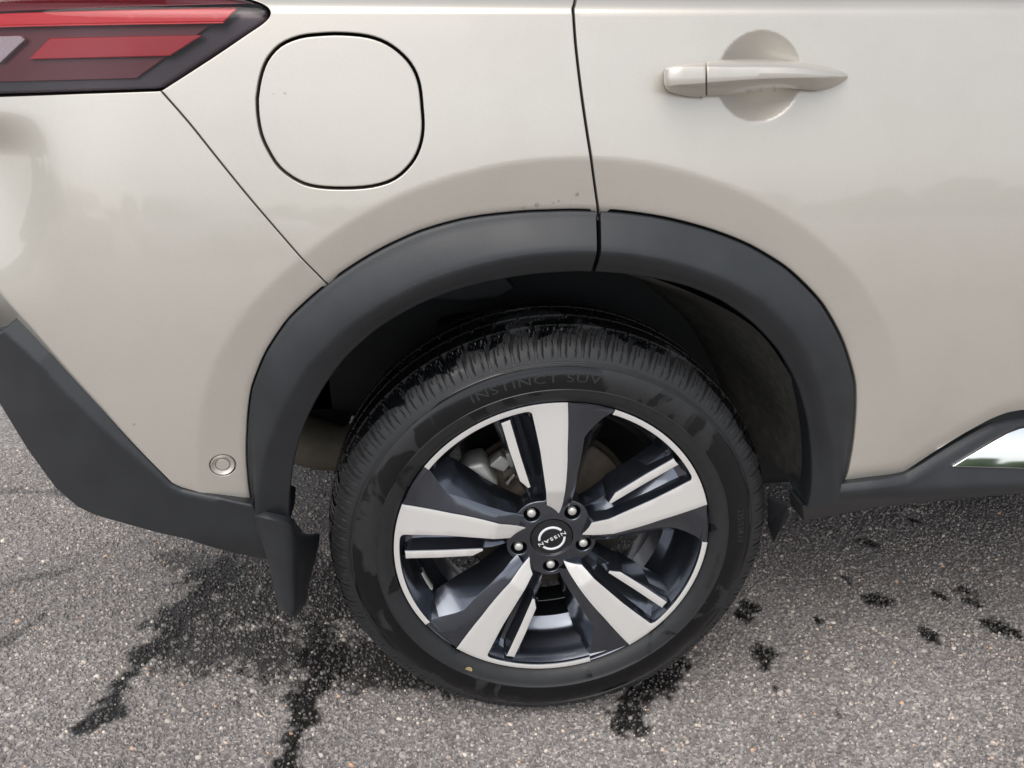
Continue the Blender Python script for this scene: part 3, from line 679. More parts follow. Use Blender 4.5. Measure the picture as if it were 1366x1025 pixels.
# back of the car: tailgate, rear glass, pillar and lower trim
ry = np.linspace(.17, 1.57, 24); rear_x = lambda y: -1.015-.07*(1-((y-.87)/.70)**2)
def rear_panel(name, prof, mat):
    V, Fs = grid_mesh('', [[(rear_x(y)+dx, y, z) for y in ry] for dx, z in prof]); link(name, mesh_from(name, V, Fs), mat, car)
rear_panel('tailgate', [(.03, .60), (0, .66), (-.01, .85), (.0, 1.02), (.03, 1.16), (.06, 1.20)], M_PAINT)
rear_panel('rear_trim', [(.0, .53), (-.01, .55), (-.015, .60), (.02, .63)], M_CLAD)
rear_panel('rear_glass', [(.065, 1.19), (.24, 1.42), (.40, 1.62)], M_WINDOW)
V, Fs = grid_mesh('', [[(-.58, y_t+.05, topz+.03), (-.58, y_t+.135, 1.45), (-.58, y_t+.225, 1.585)], [(-.85, y_t+.08, topz+.03), (-.74, y_t+.16, 1.45), (-.64, y_t+.24, 1.60)], [(-.965, .17, topz+.02), (-.80, .20, 1.45), (-.66, .25, 1.62)]])
link('rear_pillar', mesh_from('rear_pillar', V, Fs), M_PAINT, car)

# ---- mud flap behind the wheel
def flap():
    L = [(338, 688), (341, 703), (350, 727), (358, 750), (363, 775), (366.5, 790), (369, 803), (374, 813), (384, 819)]
    C = [(388, 700), (389, 710), (391, 730), (392, 752), (393, 778), (394, 799), (394, 811), (393, 817.5), (392, 821)]
    R = [(402, 716), (414, 713), (426.5, 714), (422, 742), (416, 766), (412, 783), (409, 799), (405.5, 810), (399, 818)]
    rows = []
    for (a, b, c) in zip(L, C, R):
        m1 = ((a[0]*.55+b[0]*.45), (a[1]*.55+b[1]*.45)); row = []
        row.append(at_y(*a, -.046)); row.append(at_y(*m1, -.058)); row.append(at_y(*b, -.050))
        m2 = ((b[0]+c[0])/2, (b[1]+c[1])/2); row.append(at_y(*m2, .0)); row.append(at_y(*c, .045)); rows.append(row)
    P = np.array(rows); P = np.stack([catmull(P[:, j], 4) for j in range(P.shape[1])], 1); P = np.stack([catmull(P[i], 5) for i in range(P.shape[0])], 0)
    top = P[0].copy(); top0 = top+np.array([0, .012, .004])   # rolled top edge
    P = np.concatenate([top0[None], P], 0)
    V, Fs = grid_mesh('', [[tuple(p) for p in r] for r in P], flip=False)
    me = mesh_from('mud_flap', V, Fs); bm = bmesh.new(); bm.from_mesh(me); bmesh.ops.recalc_face_normals(bm, faces=bm.faces)
    bm.normal_update(); s = sum(f.normal.y for f in bm.faces)
    if s > 0: bmesh.ops.reverse_faces(bm, faces=bm.faces)
    bm.to_mesh(me); bm.free()
    o = link('mud_flap', me, M_CLAD, car); md = o.modifiers.new('thickness', 'SOLIDIFY'); md.thickness = .004; md.offset = -1
    bv = o.modifiers.new('edge', 'BEVEL'); bv.width = .0012; bv.segments = 2; bv.limit_method = 'ANGLE'
flap()

# ------------------------------------------------------------------ the wheel (local frame: axle along y, hub at the origin)
WC = Vector((0, 0, HUBZ))
def wl_(t, r, d): a = math.radians(t); return (r*math.cos(a), d, r*math.sin(a))
barrel = [(.2560, .004), (.2575, .0025), (.2590, .0045), (.2595, .009), (.252, .013), (.2475, .014)]
inner = [(.2560, .004), (.2490, .0030), (.2470, .006), (.2445, .014), (.2400, .022), (.2385, .034), (.2330, .041), (.2305, .060), (.2240, .070), (.2110, .082), (.2080, .120), (.2240, .135), (.2300, .150), (.2320, .190), (.245, .196)]
V1, F1 = revolve_y(barrel, 180); V2, F2 = revolve_y(inner, 180)
F1 = [f[::-1] for f in F1]
V, Fs = merge((V1, F1), (V2, F2))
me = mesh_from('wheel', V, Fs); bm = bmesh.new(); bm.from_mesh(me); bmesh.ops.remove_doubles(bm, verts=bm.verts, dist=1e-5); bmesh.ops.recalc_face_normals(bm, faces=bm.faces); bm.to_mesh(me); bm.free()
me.set_sharp_from_angle(angle=math.radians(40))
wheel = link('wheel', me, M_WHEEL, car); wheel.location = WC

def dface(r): return (.2585-r)*.028+np.where(r < .1, (.1-r)*.30, 0)
REr = np.array([.050, .056, .068, .10, .18, .2585]); REa = np.array([77.5, 77, 77.5, 80.2, 84.1, 86.4])
LEr = np.array([.050, .056, .071, .104, .1765, .244]); LEa = np.array([80, 86, 99.5, 98.2, 98.2, 99.2])
def p2(t, r): a = math.radians(t); return (r*math.cos(a), r*math.sin(a))
def prism(outline, df, depth, draft, step, bev, top_mat=1, side_mat=0):
    """a raised blade: flat top on depth df(r), walls going back into the wheel."""
    L = resample(outline, step)
    if area2(L) < 0: L = L[::-1]
    n = len(L)
    t = np.roll(L, -1, 0)-np.roll(L, 1, 0); t /= np.linalg.norm(t, axis=1)[:, None]+1e-12; nn = np.stack([t[:, 1], -t[:, 0]], 1)
    lo, hi = L.min(0), L.max(0); gx, gz = np.meshgrid(np.arange(lo[0], hi[0], step*1.6), np.arange(lo[1], hi[1], step*1.6)); G = np.stack([gx.ravel(), gz.ravel()], 1)
    ring = np.array([p2(a, .1) for a in np.arange(60, 120, 2.5)]); G = np.concatenate([G, ring])
    Li = L-nn*bev
    G = G[pip(G, Li)]; G = G[dist_to_pts(G, Li) > step*.6] if len(G) else G
    P = np.concatenate([Li, G])
    vv, _, ff, ov, _, _ = delaunay_2d_cdt([Vector(p) for p in P], [(i, (i+1) % n) for i in range(n)], [], 0, 1e-8)
    V2 = np.array([tuple(v) for v in vv]); T = np.array([tuple(f) for f in ff if len(f) == 3]); T = T[pip(V2[T].mean(1), Li)]
    idx = {}
    for i, os_ in enumerate(ov):
        for j in os_:
            if j < n: idx[j] = i
    d = df(np.hypot(V2[:, 0], V2[:, 1]))
    V = [(a, dd, b) for (a, b), dd in zip(V2, d)]; Fs = [tuple(x) for x in T]; mi = [top_mat]*len(Fs)
    prev = [idx[i] for i in range(n)]; dL = df(np.hypot(L[:, 0], L[:, 1]))
    for off, extra in ((bev*.3, bev*.3), (0, bev), (-draft*.15, depth*.15), (-draft, depth)):
        cur = []
        for i in range(n):
            q = L[i]-nn[i]*off; cur.append(len(V)); V.append((q[0], dL[i]+extra, q[1]))
        for i in range(n):
            j = (i+1) % n; Fs.append((prev[j], prev[i], cur[i], cur[j])); mi.append(side_mat)
        prev = cur
    return V, Fs, mi
def build_spoke():
    V, Fs, MI = [], [], []
    def add(v, f, mi):
        o = len(V); V.extend(v); Fs.extend(tuple(i+o for i in q) for q in f); MI.extend(mi)
    # machined face with its run of rim lip
    right = [p2(float(np.interp(r, REr, REa)), r) for r in (.050, .056, .068, .08, .1, .12, .14, .16, .18, .2, .22, .24, .2585)]
    outer = [p2(t, .2585) for t in np.arange(88.5, 142, 2.4)]+[p2(142, .2585)]
    innr = [p2(t, .2482) for t in np.arange(142.2, 102, -2.4)]+[p2(101.2, .2481), p2(100.2, .2475), p2(99.6, .2460)]
    left = [p2(float(np.interp(r, LEr, LEa)), r) for r in (.244, .22, .2, .1765, .15, .125, .104, .085, .071, .063, .056, .050)]
    face = right+outer+innr+left
    v, f, mi = prism(face, dface, .030, .004, .006, .0009); add(v, f, mi)
    # fin
    fin = [p2(107.0, .2412), p2(110.7, .2408), p2(112.4, .19), p2(114.9, .1330), p2(111.6, .1145), p2(109.0, .1150), p2(107.9, .175)]
    fin = [fin[0], fin[1], fin[2], fin[3], fin[4], fin[5], fin[6]]
    v, f, mi = prism(fin, lambda r: dface(r)+.0045, .045, .010, .006, .0010); add(v, f, mi)
    # dark swept facet beside the face, its crease and back wall
    rs = [.2572, .247, .236, .224, .2106, .196, .175, .15, .13, .112, .0974, .08, .065]
    cr_ = ([.065, .0974, .13, .196, .2106, .2484, .2585], [64, 69.8, 73.4, 76.7, 75.2, 70.2, 69.8]); wr_ = ([.065, .0845, .139, .173, .2199, .2585], [57, 60, 65.5, 65.5, 66.6, 66.8])
    rows = []
    for r in rs:
        ea = float(np.interp(r, REr, REa)); ca = float(np.interp(r, *cr_)); wa = float(np.interp(r, *wr_)); d0 = float(dface(np.array(r)))
        rim = float(sstep(.232, .257, np.array(r)))
        dc = d0+.011*(1-rim)+.0035*rim; dw = d0+.056*(1-rim)+.010*rim
        row = [wl_(ea+.6, r, d0+.004), wl_(ea-.1, r, d0+.0016), wl_(ca, r, dc), wl_(wa, r, dw), wl_(wa+6, r, dw+.012)]
        rows.append(row)
    v, f = grid_mesh('', rows, flip=True); add(v, f, [0]*len(f))
    # valley floor between the face and the fin, running down into the hub
    rows = []
    for r in (.2465, .242, .23, .21, .18, .15, .12, .10, .085, .072):
        la = float(np.interp(r, LEr, LEa)); d0 = float(dface(np.array(r))); fa = 110.5 if r > .13 else 110.5+(.13-r)*60
        deep = .018+.012*float(sstep(.2465, .225, np.array(r)))
        rows.append([wl_(la-1, r, d0+.016), wl_(la+1.2, r, d0+deep*.72), wl_((la+fa)/2-.6, r, d0+deep+.006), wl_(fa-1.6, r, d0+deep*.85), wl_(fa+2.5, r, d0+.020), wl_(fa+7.5*min(1, .13/r), r, d0+.050)])
    v, f = grid_mesh('', rows, flip=False); add(v, f, [0]*len(f))
    me = mesh_from('spoke', V, Fs, True, MI)
    bm = bmesh.new(); bm.from_mesh(me)
    es = [e for e in bm.edges if len(e.link_faces) == 2 and e.calc_face_angle(0) > math.radians(20) and all(q.material_index == 0 for q in e.link_faces)]
    bmesh.ops.bevel(bm, geom=es, offset=.0011, segments=2, profile=.5, affect='EDGES', clamp_overlap=True)
    bm.to_mesh(me); bm.free()
    me.polygons.foreach_set('use_smooth', [True]*len(me.polygons)); me.set_sharp_from_angle(angle=math.radians(24)); me.update()
    return me
spoke_me = build_spoke()
for k in range(5):
    o = bpy.data.objects.new('spoke', spoke_me); COL.objects.link(o); o.parent = wheel
    if k == 0: spoke_me.materials.append(M_WHEEL); spoke_me.materials.append(M_MACH)
    o.rotation_euler = (0, math.radians(-72*k), 0)

# hub face with five lug pockets
def circle(cx, cz, r, n=28): return [(cx+r*math.cos(2*PI*j/n), cz+r*math.sin(2*PI*j/n)) for j in range(n)]
lug_c = [p2(54+72*k, .0572) for k in range(5)]
hub_out = [p2(t, .0735+.0035*math.cos(math.radians(5*(t-54)))) for t in np.arange(0, 360, 4)]
hub = sheet('hub_face', hub_out, lambda x, z: .0245+0.10*ramp(np.hypot(x, z)-.045, .012), M_WHEEL, wheel, holes=[circle(a, b, .0132) for a, b in lug_c]+[circle(0, 0, .0352, 48)], step=.004, hem=.0022, depth=.032)
for a, b in lug_c:
    prof = [(.0150, .046), (.0145, .0525), (.0, .0525)]
    V, Fs = revolve_y([(r, y) for r, y in prof], 24, 0, 2*PI, a, b)
    # nut: hex body, flange and domed bright tip
    hexr = []
    for (r, y, six) in ((.0118, .0515, 0), (.0118, .0475, 0), (.0100, .0470, 1), (.0100, .0380, 1), (.0080, .0355, 0)):
        row = []
        for j in range(24):
            t = 2*PI*j/24; rr = r*(math.cos(PI/6)/math.cos(((t+PI/6) % (PI/3))-PI/6)) if six else r
            row.append((a+rr*math.cos(t), y, b+rr*math.sin(t)))
        hexr.append(row)
    v2, f2 = grid_mesh('', hexr, closed=True)
    tip = revolve_y([(.0070, .0360), (.0074, .0300), (.0070, .0278), (.0055, .0264), (.0, .0258)], 20, 0, 2*PI, a, b)
    vs_, fs_ = merge((V, Fs), (v2, f2), tip); mi = [0]*(len(Fs)+len(f2))+[1]*len(tip[1])
    me = mesh_from('lug_nut', vs_, fs_, True, mi); bm = bmesh.new(); bm.from_mesh(me); bmesh.ops.recalc_face_normals(bm, faces=bm.faces); bm.to_mesh(me); bm.free()
    me.set_sharp_from_angle(angle=math.radians(40)); link('lug_nut', me, [M_DARK, M_STEEL], wheel)

def text_polys(s, size=1.0, extrude=0.0, spacing=1.0):
    cu = bpy.data.curves.new('lettering', 'FONT'); cu.body = s; cu.size = size; cu.extrude = extrude; cu.align_x = 'CENTER'; cu.align_y = 'CENTER'; cu.resolution_u = 3; cu.space_character = spacing
    ob = bpy.data.objects.new('lettering', cu); COL.objects.link(ob); dg = bpy.context.evaluated_depsgraph_get()
    me = bpy.data.meshes.new_from_object(ob.evaluated_get(dg)); V = [v.co.copy() for v in me.vertices]; Fs = [tuple(p.vertices) for p in me.polygons]
    bpy.data.objects.remove(ob); bpy.data.curves.remove(cu); bpy.data.meshes.remove(me)
    return V, Fs
# centre cap: domed gloss black disc, rim line, ring emblem, bar and word
capv, capf = revolve_y([(.0350, .030), (.0350, .0250), (.0343, .0238), (.0330, .0236), (.0322, .0243), (.0300, .0240), (.020, .0230), (.010, .0225), (.0, .0223)], 64)
cap_o = mesh_from('centre_cap', capv, capf); bm = bmesh.new(); bm.from_mesh(cap_o); bmesh.ops.recalc_face_normals(bm, faces=bm.faces); bm.to_mesh(cap_o); bm.free()
cap_o.set_sharp_from_angle(angle=math.radians(40)); link('centre_cap', cap_o, M_CAP, wheel)
ang = math.radians(207.0); ca, sa = math.cos(ang), math.sin(ang)
def emb(x, y, d): return (x*ca-y*sa, d, x*sa+y*ca)
parts = []
for (t0, t1) in ((19, 161), (199, 341)):
    rows = []
    for (r, d) in ((.0190, .0226), (.0194, .0214), (.0212, .0210), (.0226, .0216), (.0230, .0228)):
        rows.append([emb(r*math.cos(math.radians(t)), r*math.sin(math.radians(t)), d) for t in np.linspace(t0, t1, 40)])
    parts.append(grid_mesh('', rows))
V, Fs = text_polys('NISSAN', .0092, .0004, 1.22)
wd = max(v.x for v in V)-min(v.x for v in V); sc = .0495/wd
parts.append(([emb(v.x*sc, v.y*.92, .0213-v.z) for v in V], Fs))
V, Fs = merge(*parts); me = mesh_from('cap_emblem', V, Fs, False); bm = bmesh.new(); bm.from_mesh(me); bmesh.ops.recalc_face_normals(bm, faces=bm.faces); bm.to_mesh(me); bm.free()
link('cap_emblem', me, M_LETTER, wheel)

# ---- tyre
def build_tyre():
    prof = [(.2600, .020), (.2592, .004), (.2606, -.0010), (.2640, -.0050), (.2680, -.0085), (.2730, -.0112), (.2790, -.0132), (.2838, -.0146), (.2845, -.0156), (.2856, -.0156), (.2864, -.0147), (.2920, -.0160), (.2990, -.0170), (.3060, -.0168), (.3120, -.0156),
            (.3170, -.0138), (.3205, -.0120), (.3212, -.0126), (.3228, -.0122), (.3234, -.0108), (.3250, -.0098), (.3256, -.0104), (.3270, -.0097), (.3277, -.0086)]
    ns = len(prof)
    tr = []
    ys = [-.0086, -.0070, -.0045, -.0015, .002, .006, .010, .0145, .019, .0235, .028, .032, .036, .0385, .040, .0412, .0470, .0482, .052, .056, .060, .064, .068, .072, .076, .079, .0802, .0862, .0874, .092, .097, .102, .107, .112, .117, .1215, .1228, .1290, .1302, .135, .141, .147, .153, .158, .1592, .1650, .1662, .172, .180, .188, .196, .204, .210, .213]
    yk = np.array([-.0086, -.004, .002, .010, .020, .032, .05, .08, .105, .13, .16, .18, .195, .206, .213]); rk = np.array([.3277, .3385, .3465, .3535, .3590, .3626, .3650, .3668, .3672, .3668, .3645, .361, .3555, .346, .333])
    tr = [(float(np.interp(y, yk, rk)), y) for y in ys]
    back = [(.320, .217), (.30, .220), (.28, .214), (.262, .200)]
    allp = prof+tr+back
    PIT, PER = 62, 48; n = PIT*PER
    A = np.arange(n)/n*2*PI; ph0 = (np.arange(n) % PER)/PER; pid = np.arange(n)//PER
    rows = []; tri = list(range(ns, ns+len(tr)))
    rr = np.zeros((len(allp), n)); yy = np.zeros((len(allp), n))
    for i, (r, y) in enumerate(allp):
        rr[i] = r; yy[i] = y
        if i in tri:
            dep = np.zeros(n)
            for gy0, gy1 in ((.0405, .0475), (.0795, .0868), (.122, .1296), (.1585, .1656)):
                if gy0 <= y <= gy1: dep[:] = .0075
            if dep[0] == 0:
                if y < .0405:
                    t = (y+.0086)/.049; ph = (ph0+.30*t*t) % 1.0
                    w = .050+.085*t
                    if y > -.006: dep = np.maximum(dep, np.where(np.abs(ph-.5) < w, 0.0075*min(1, .45+t), 0))
                    if y > -.007:
                        for q, jz in ((.80, .02), (.22, -.02)):
                            qq = q+jz*math.sin(y*900); dep = np.maximum(dep, np.where(np.abs(ph-qq) < .026, .0038, 0))
                        if y > .004: dep = np.maximum(dep, np.where((np.abs(ph-.06) < .026), .0030, 0))
                else:
                    t = (y-.047)/.11; ph = (ph0*1.0+1.7*t+.15*math.sin(y*180)) % 1.0
                    dep = np.maximum(dep, np.where(np.abs(ph-.5) < .04, .004, 0)); dep = np.maximum(dep, np.where(np.abs(ph-.05) < .02, .0022, 0))
            rr[i] -= dep
    X = rr*np.cos(A); Z = rr*np.sin(A)
    zmin = -HUBZ+.0015
    # the loaded tyre: flat on the road and slightly bulged above it
    low = np.clip((-.22-Z)/.14, 0, 1)
    yy = np.where(yy < .1, yy-.006*low*np.clip((rr-.27)/.05, 0, 1)*np.clip((.03-yy)/.04, 0, 1), yy)
    Z = np.maximum(Z, zmin)
    V = np.stack([X, yy, Z], -1).reshape(-1, 3); m = len(allp); I = np.arange(m*n).reshape(m, n); J = np.roll(I, -1, axis=1)
    Q = np.stack([I[:-1], I[1:], J[1:], J[:-1]], -1).reshape(-1, 4)
    me = bpy.data.meshes.new('tyre'); me.vertices.add(len(V)); me.vertices.foreach_set('co', V.ravel().astype(np.float32))
    me.loops.add(Q.size); me.loops.foreach_set('vertex_index', Q.ravel().astype(np.int32)); me.polygons.add(len(Q)); me.polygons.foreach_set('loop_start', (np.arange(len(Q))*4).astype(np.int32))
    me.update(calc_edges=True); me.validate(); me.polygons.foreach_set('use_smooth', [True]*len(me.polygons)); me.set_sharp_from_angle(angle=math.radians(38))
    bm = bmesh.new(); bm.from_mesh(me); bm.faces.ensure_lookup_table()
    f = bm.faces[5]; c = f.calc_center_median()
    bm.free()
    return me
tyre = link('tyre', build_tyre(), M_RUB, wheel)
SWr = [.2606, .2640, .2680, .2730, .2790, .2850, .2920, .2990, .3060, .3120, .3170, .3205]; SWy = [-.0010, -.0050, -.0085, -.0112, -.0132, -.0147, -.0160, -.0170, -.0168, -.0156, -.0138, -.0120]
def arc_text(s, rmid, height, tc_, spacing=1.0, squeeze=1.0, proud=.0011):
    V, Fs = text_polys(s, 1.0, 0.5, spacing); h = max(v.y for v in V)-min(v.y for v in V); k = height/h; out = []
    for v in V:
        r = rmid+v.y*k; a = math.radians(tc_)-v.x*k*squeeze/rmid
        out.append((r*math.cos(a), float(np.interp(r, SWr, SWy))-(proud if v.z > 0 else -.001), r*math.sin(a)))
    return out, Fs
parts = [arc_text('INSTINCT SUV', .3045, .0130, 97, 1.10, 1.5), arc_text('235/55R19', .3045, .0095, 6, 1.1, 1.0, .0009), arc_text('RADIAL TUBELESS', .2765, .0060, -12.5, 1.05, 1.0, .0007), arc_text('NOTE', .3040, .0105, -80, 1.9, 1.1, .0008)]
for (V, Fs) in parts:
    me = mesh_from('sidewall_lettering', V, Fs, False); bm = bmesh.new(); bm.from_mesh(me); bmesh.ops.recalc_face_normals(bm, faces=bm.faces); bm.to_mesh(me); bm.free()
    link('sidewall_lettering', me, M_EMB, wheel)
# yellow balance ring and a rust-red mark on the sidewall
def mark(t, r, rows_r, mat, name):
    c = wl_(t, r, float(np.interp(r, SWr, SWy))-.0004); rows = []
    for q in rows_r: rows.append([(c[0]+q*math.cos(2*PI*j/28), c[1]+.18*(math.hypot(c[0]+q*math.cos(2*PI*j/28), c[2]+q*math.sin(2*PI*j/28))-r)*0-.0002, c[2]+q*math.sin(2*PI*j/28)) for j in range(28)])
    V, Fs = grid_mesh('', rows, closed=True); link(name, mesh_from(name, V, Fs), mat, wheel)
mark(-121.5, .2765, (.0042, .0060), M_YEL, 'tyre_mark'); mark(-121.5, .2765, (.0012, .0032), M_YEL, 'tyre_mark')
# balance weight and valve inside the barrel
V, Fs = [], []
rows = []
for a in np.linspace(198, 208, 8): rows.append([wl_(a, .2300, .044), wl_(a, .2268, .045), wl_(a, .2268, .058), wl_(a, .2295, .060)])
V, Fs = grid_mesh('', rows); me = mesh_from('balance_weight', V, Fs); link('balance_weight', me, M_CAST, wheel)

# water drops clinging to the tread
def drops(n):
    V, Fs = [], []
    ico = bmesh.new(); bmesh.ops.create_icosphere(ico, subdivisions=2, radius=1); bv = [v.co.copy() for v in ico.verts]; bf = [tuple(v.index for v in f.verts) for f in ico.faces]; ico.free()
    yk = np.array([-.0086, -.004, .002, .010, .020, .032, .05, .08, .105, .13]); rk = np.array([.3277, .3385, .3465, .3535, .3590, .3626, .3650, .3668, .3672, .3668])
    for _ in range(n):
        a = math.radians(random.uniform(50, 175)); y = random.choice((random.uniform(.0, .04), random.uniform(.03, .11))); r = float(np.interp(y, yk, rk)); s = min(.0024, random.lognormvariate(math.log(.0008), .45))
        o = len(V); c = Vector((r*math.cos(a), y, r*math.sin(a)))
        V += [c+v*s for v in bv]; Fs += [tuple(i+o for i in f) for f in bf]
    return V, Fs
V, Fs = drops(190); o = link('water_drops', mesh_from('water_drops', V, Fs), M_DROP, wheel); o['kind'] = 'stuff'

# ---- brake and axle parts seen between the spokes
V, Fs = revolve_y([(.060, .085), (.075, .085), (.080, .098), (.146, .098), (.148, .104), (.148, .114), (.080, .116)], 72, 0, 2*PI, 0, HUBZ)
link('brake_disc', mesh_from('brake_disc', V, Fs), M_RUST, car)
V, Fs = revolve_y([(.06, .122), (.10, .124), (.155, .124), (.157, .116)], 64, 0, 2*PI, 0, HUBZ)
link('dust_shield', mesh_from('dust_shield', V, Fs), M_RUST, car)
def block(pts, y0, y1, bev, mat, name, parent=car):
    n = len(pts); V = [(a, y0, HUBZ+b) for a, b in pts]+[(a*.98, y1, HUBZ+b*.98) for a, b in pts]
    Fs = [tuple(range(n))[::-1], tuple(range(n, 2*n))]+[(i, (i+1) % n, n+(i+1) % n, n+i) for i in range(n)]
    me = bevelled(V, Fs, bev, 3, 20, name=name); bm = bmesh.new(); bm.from_mesh(me); bmesh.ops.recalc_face_normals(bm, faces=bm.faces); bm.to_mesh(me); bm.free()
    return link(name, me, mat, parent)
cal = [(-.162, .086), (-.137, .118), (-.108, .124), (-.094, .098), (-.083, .079), (-.096, .060), (-.128, .052), (-.150, .062)]
c_ = block(cal, .066, .13, .008, M_CAST, 'brake_caliper')
block([(-.100, .112), (-.080, .132), (-.060, .118), (-.074, .098)], .074, .10, .004, M_CAST, 'caliper_bracket')
block([(-.078, .098), (-.050, .110), (-.048, .096), (-.074, .082)], .080, .10, .003, M_RUST, 'caliper_bracket')
V, Fs = tube([(-.070, .085, HUBZ+.072), (-.056, .088, HUBZ+.085), (-.047, .09, HUBZ+.098)], .005); link('brake_pipe', mesh_from('brake_pipe', V, Fs), M_CAST, car)
# hub carrier, lower arm and a heat shield further in
V, Fs = tube([(0, .13, HUBZ-.02), (.03, .45, HUBZ-.08), (.05, .80, HUBZ-.10)], [.045, .03, .028], 12); link('lower_arm', mesh_from('lower_arm', V, Fs), M_DARK, car)
V, Fs = tube([(-.10, .24, HUBZ-.01), (-.12, .28, HUBZ+.30)], [.035, .055], 16); link('damper', mesh_from('damper', V, Fs), M_DARK, car)
p0 = at_y(432, 606, .22)
V, Fs = tube([(p0[0]-.10, .33, p0[2]-.01), (p0[0]-.02, .33, p0[2]-.04), (p0[0]+.03, .32, p0[2]-.045), (p0[0]+.09, .32, p0[2]-.02), (p0[0]+.2, .33, p0[2]+.01)], [.05, .05, .045, .05, .05], 16); link('exhaust_box', mesh_from('exhaust_box', V, Fs), M_EXH, car)
b0 = at_y(650, 390, .17)
block([(b0[0]-.11, b0[2]-HUBZ-.02), (b0[0]-.05, b0[2]-HUBZ+.01), (b0[0]+.03, b0[2]-HUBZ+.02), (b0[0]+.05, b0[2]-HUBZ-.005), (b0[0]+.02, b0[2]-HUBZ-.02), (b0[0]-.03, b0[2]-HUBZ-.025)], .20, .26, .006, M_DARK, 'suspension_bracket')
V = [tuple(at_y(*q)) for q in ((1024, 664, .03), (1050, 676, .0), (1052, 690, .0), (1038, 712, .02), (1032, 724, .03), (1024, 700, .05))]
V += [(a+.004, b+.01, c) for a, b, c in V]; Fs = [(0, 1, 2, 3, 4, 5), (11, 10, 9, 8, 7, 6)]+[(i, (i+1) % 6, 6+(i+1) % 6, 6+i) for i in range(6)]
link('air_deflector', mesh_from('air_deflector', V, Fs, False), M_DARK, car)


# rain drops left on the panels, the flare and under the handle
def panel_drops(px, F, parent, extra=0.0):
    ico = bmesh.new(); bmesh.ops.create_icosphere(ico, subdivisions=2, radius=1); bv = [v.co.copy() for v in ico.verts]; bf = [tuple(v.index for v in f.verts) for f in ico.faces]; ico.free()
    V, Fs = [], []
    for (u, v, r) in px:
        p = at_F(u, v, F); o = len(V); V += [Vector((p[0]+q.x*r, p[1]-extra+q.y*r*.45, p[2]+q.z*r)) for q in bv]; Fs += [tuple(i+o for i in f) for f in bf]
    o = link('water_drops', mesh_from('water_drops', V, Fs), M_FILM, parent); o['kind'] = 'stuff'
panel_drops([(663, 282, .0016), (698, 277, .0022), (716, 273, .0026), (738, 271, .0013), (770, 259, .0022), (634, 291, .0014), (745, 268, .0012), (365, 126, .0017), (380, 125, .0021)]+[(random.uniform(600, 790), random.uniform(255, 282), random.uniform(.0005, .0009)) for _ in range(9)], S, quarter)
panel_drops([(random.uniform(810, 900), random.uniform(262, 285), random.uniform(.0005, .0009)) for _ in range(6)]+[(random.uniform(1140, 1300), random.uniform(420, 620), random.uniform(.0005, .0009)) for _ in range(14)], S, door)
panel_drops([(993, 121, .0026), (1008, 120.5, .0016), (1026, 119, .0022), (930, 130, .002)], S_base, door, .016)
panel_drops([(179, 566, .0018)]+[(random.uniform(150, 320), random.uniform(450, 640), random.uniform(.0005, .0010)) for _ in range(16)], S, bumper)

# ------------------------------------------------------------------ surroundings behind the photographer (met only in reflections)
M_LEAF = plain('tree_foliage', (0.055, 0.085, 0.035), 0.8, noise_scale=1.5, noise_amt=0.5)
M_BRICK = plain('brick_wall', (0.33, 0.20, 0.14), 0.85, noise_scale=2.0, noise_amt=0.2); M_ROOF = plain('roof_shingle', (0.14, 0.13, 0.125), 0.9)
def trees():
    ico = bmesh.new(); bmesh.ops.create_icosphere(ico, subdivisions=3, radius=1); bv = [v.co.copy() for v in ico.verts]; bf = [tuple(v.index for v in f.verts) for f in ico.faces]; ico.free()
    V, Fs = [], []
    for k in range(110):
        a = math.radians(random.uniform(95, 265)); d = random.uniform(85, 110); h = random.uniform(1.6, 3.6)
        c = Vector((d*math.sin(a), d*math.cos(a), h*.8)); o = len(V)
        for v in bv:
            q = 1+.35*noise.noise(v*2.1+c)+.2*noise.noise(v*6+c); V.append(c+Vector((v.x*h*1.1, v.y*h*.9, v.z*h))*q)
        Fs += [tuple(i+o for i in f) for f in bf]
    o = link('distant_trees', mesh_from('distant_trees', V, Fs), M_LEAF); o['kind'] = 'stuff'; o['category'] = 'trees'; o['label'] = 'far line of green trees mirrored in the chrome sill strip'
trees()

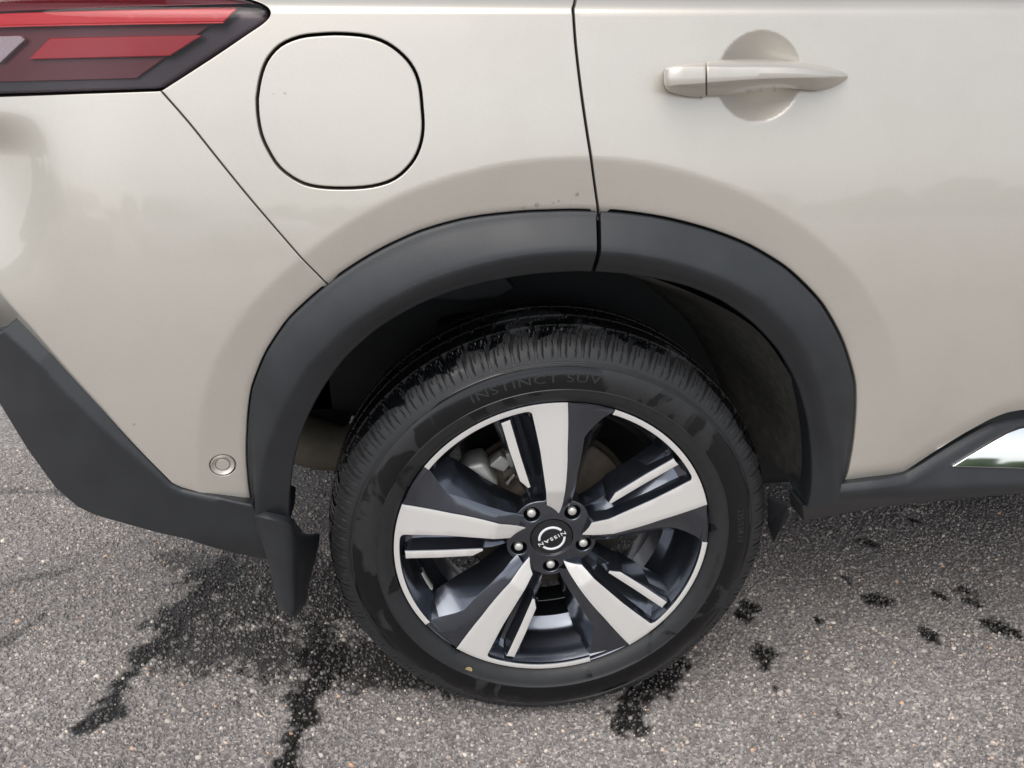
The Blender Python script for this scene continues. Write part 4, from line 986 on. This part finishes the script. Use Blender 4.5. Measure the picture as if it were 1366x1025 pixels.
def parked_car(label, col, loc, rot, scale=1.0):
    root = bpy.data.objects.new('parked_car', None); COL.objects.link(root); root.location = loc; root.rotation_euler = (0, 0, rot); root.scale = (scale,)*3
    root['label'] = label; root['category'] = 'car'; root['group'] = 'parked cars mirrored in the rear bumper'
    mp_ = plain('parked_paint', col, 0.35, coat=1.0)
    body = [(-2.25, .35), (-2.3, .75), (-2.2, 1.02), (-1.75, 1.10), (-1.2, 1.62), (-.9, 1.70), (.55, 1.70), (.9, 1.60), (1.35, 1.08), (2.1, .98), (2.3, .80), (2.32, .38), (1.75, .30), (-1.7, .30)]
    n = len(body); V = [(x, -.88+.12*max(0, z-1.0), z) for x, z in body]+[(x, .88-.12*max(0, z-1.0), z) for x, z in body]
    Fs = [tuple(range(n)), tuple(range(2*n-1, n-1, -1))]+[((i+1) % n, i, n+i, n+(i+1) % n) for i in range(n)]
    link('body', bevelled(V, Fs, .06, 2, 15, name='body'), mp_, root)
    for x0, x1, x2, x3 in ((-1.45, -.98, -.12, -.12), (-.04, -.04, .56, 1.05)):
        for sgn in (-1, 1):
            V = [(x0, .885*sgn, 1.10), (x1, .83*sgn, 1.58), (x2, .83*sgn, 1.58), (x3, .885*sgn, 1.10)]; V += [(a, b-.03*sgn, c) for a, b, c in V]
            link('side_window', mesh_from('side_window', V, [(0, 1, 2, 3), (7, 6, 5, 4), (0, 3, 7, 4), (1, 5, 6, 2), (0, 4, 5, 1), (3, 2, 6, 7)], False), M_WINDOW, root)
    for x in (-1.4, 1.45):
        for sgn in (-1, 1):
            V, Fs = revolve_y([(.0, .0), (.22, .01), (.24, -.02), (.34, -.01), (.36, .04), (.36, .20), (.0, .20)], 28, 0, 2*PI, x, .36)
            V = [(a, (b-.90)*(-sgn), c) for a, b, c in V]; link('road_wheel', mesh_from('road_wheel', V, Fs), M_DARK, root)
parked_car('white parked SUV across the lot, mirrored nearest the body seam', (0.80, 0.80, 0.78), (-4.6, -12.0, 0), math.radians(12))
parked_car('dark red parked SUV across the lot, mirrored beside the bumper corner', (0.25, 0.03, 0.03), (-10.2, -10.4, 0), math.radians(25))
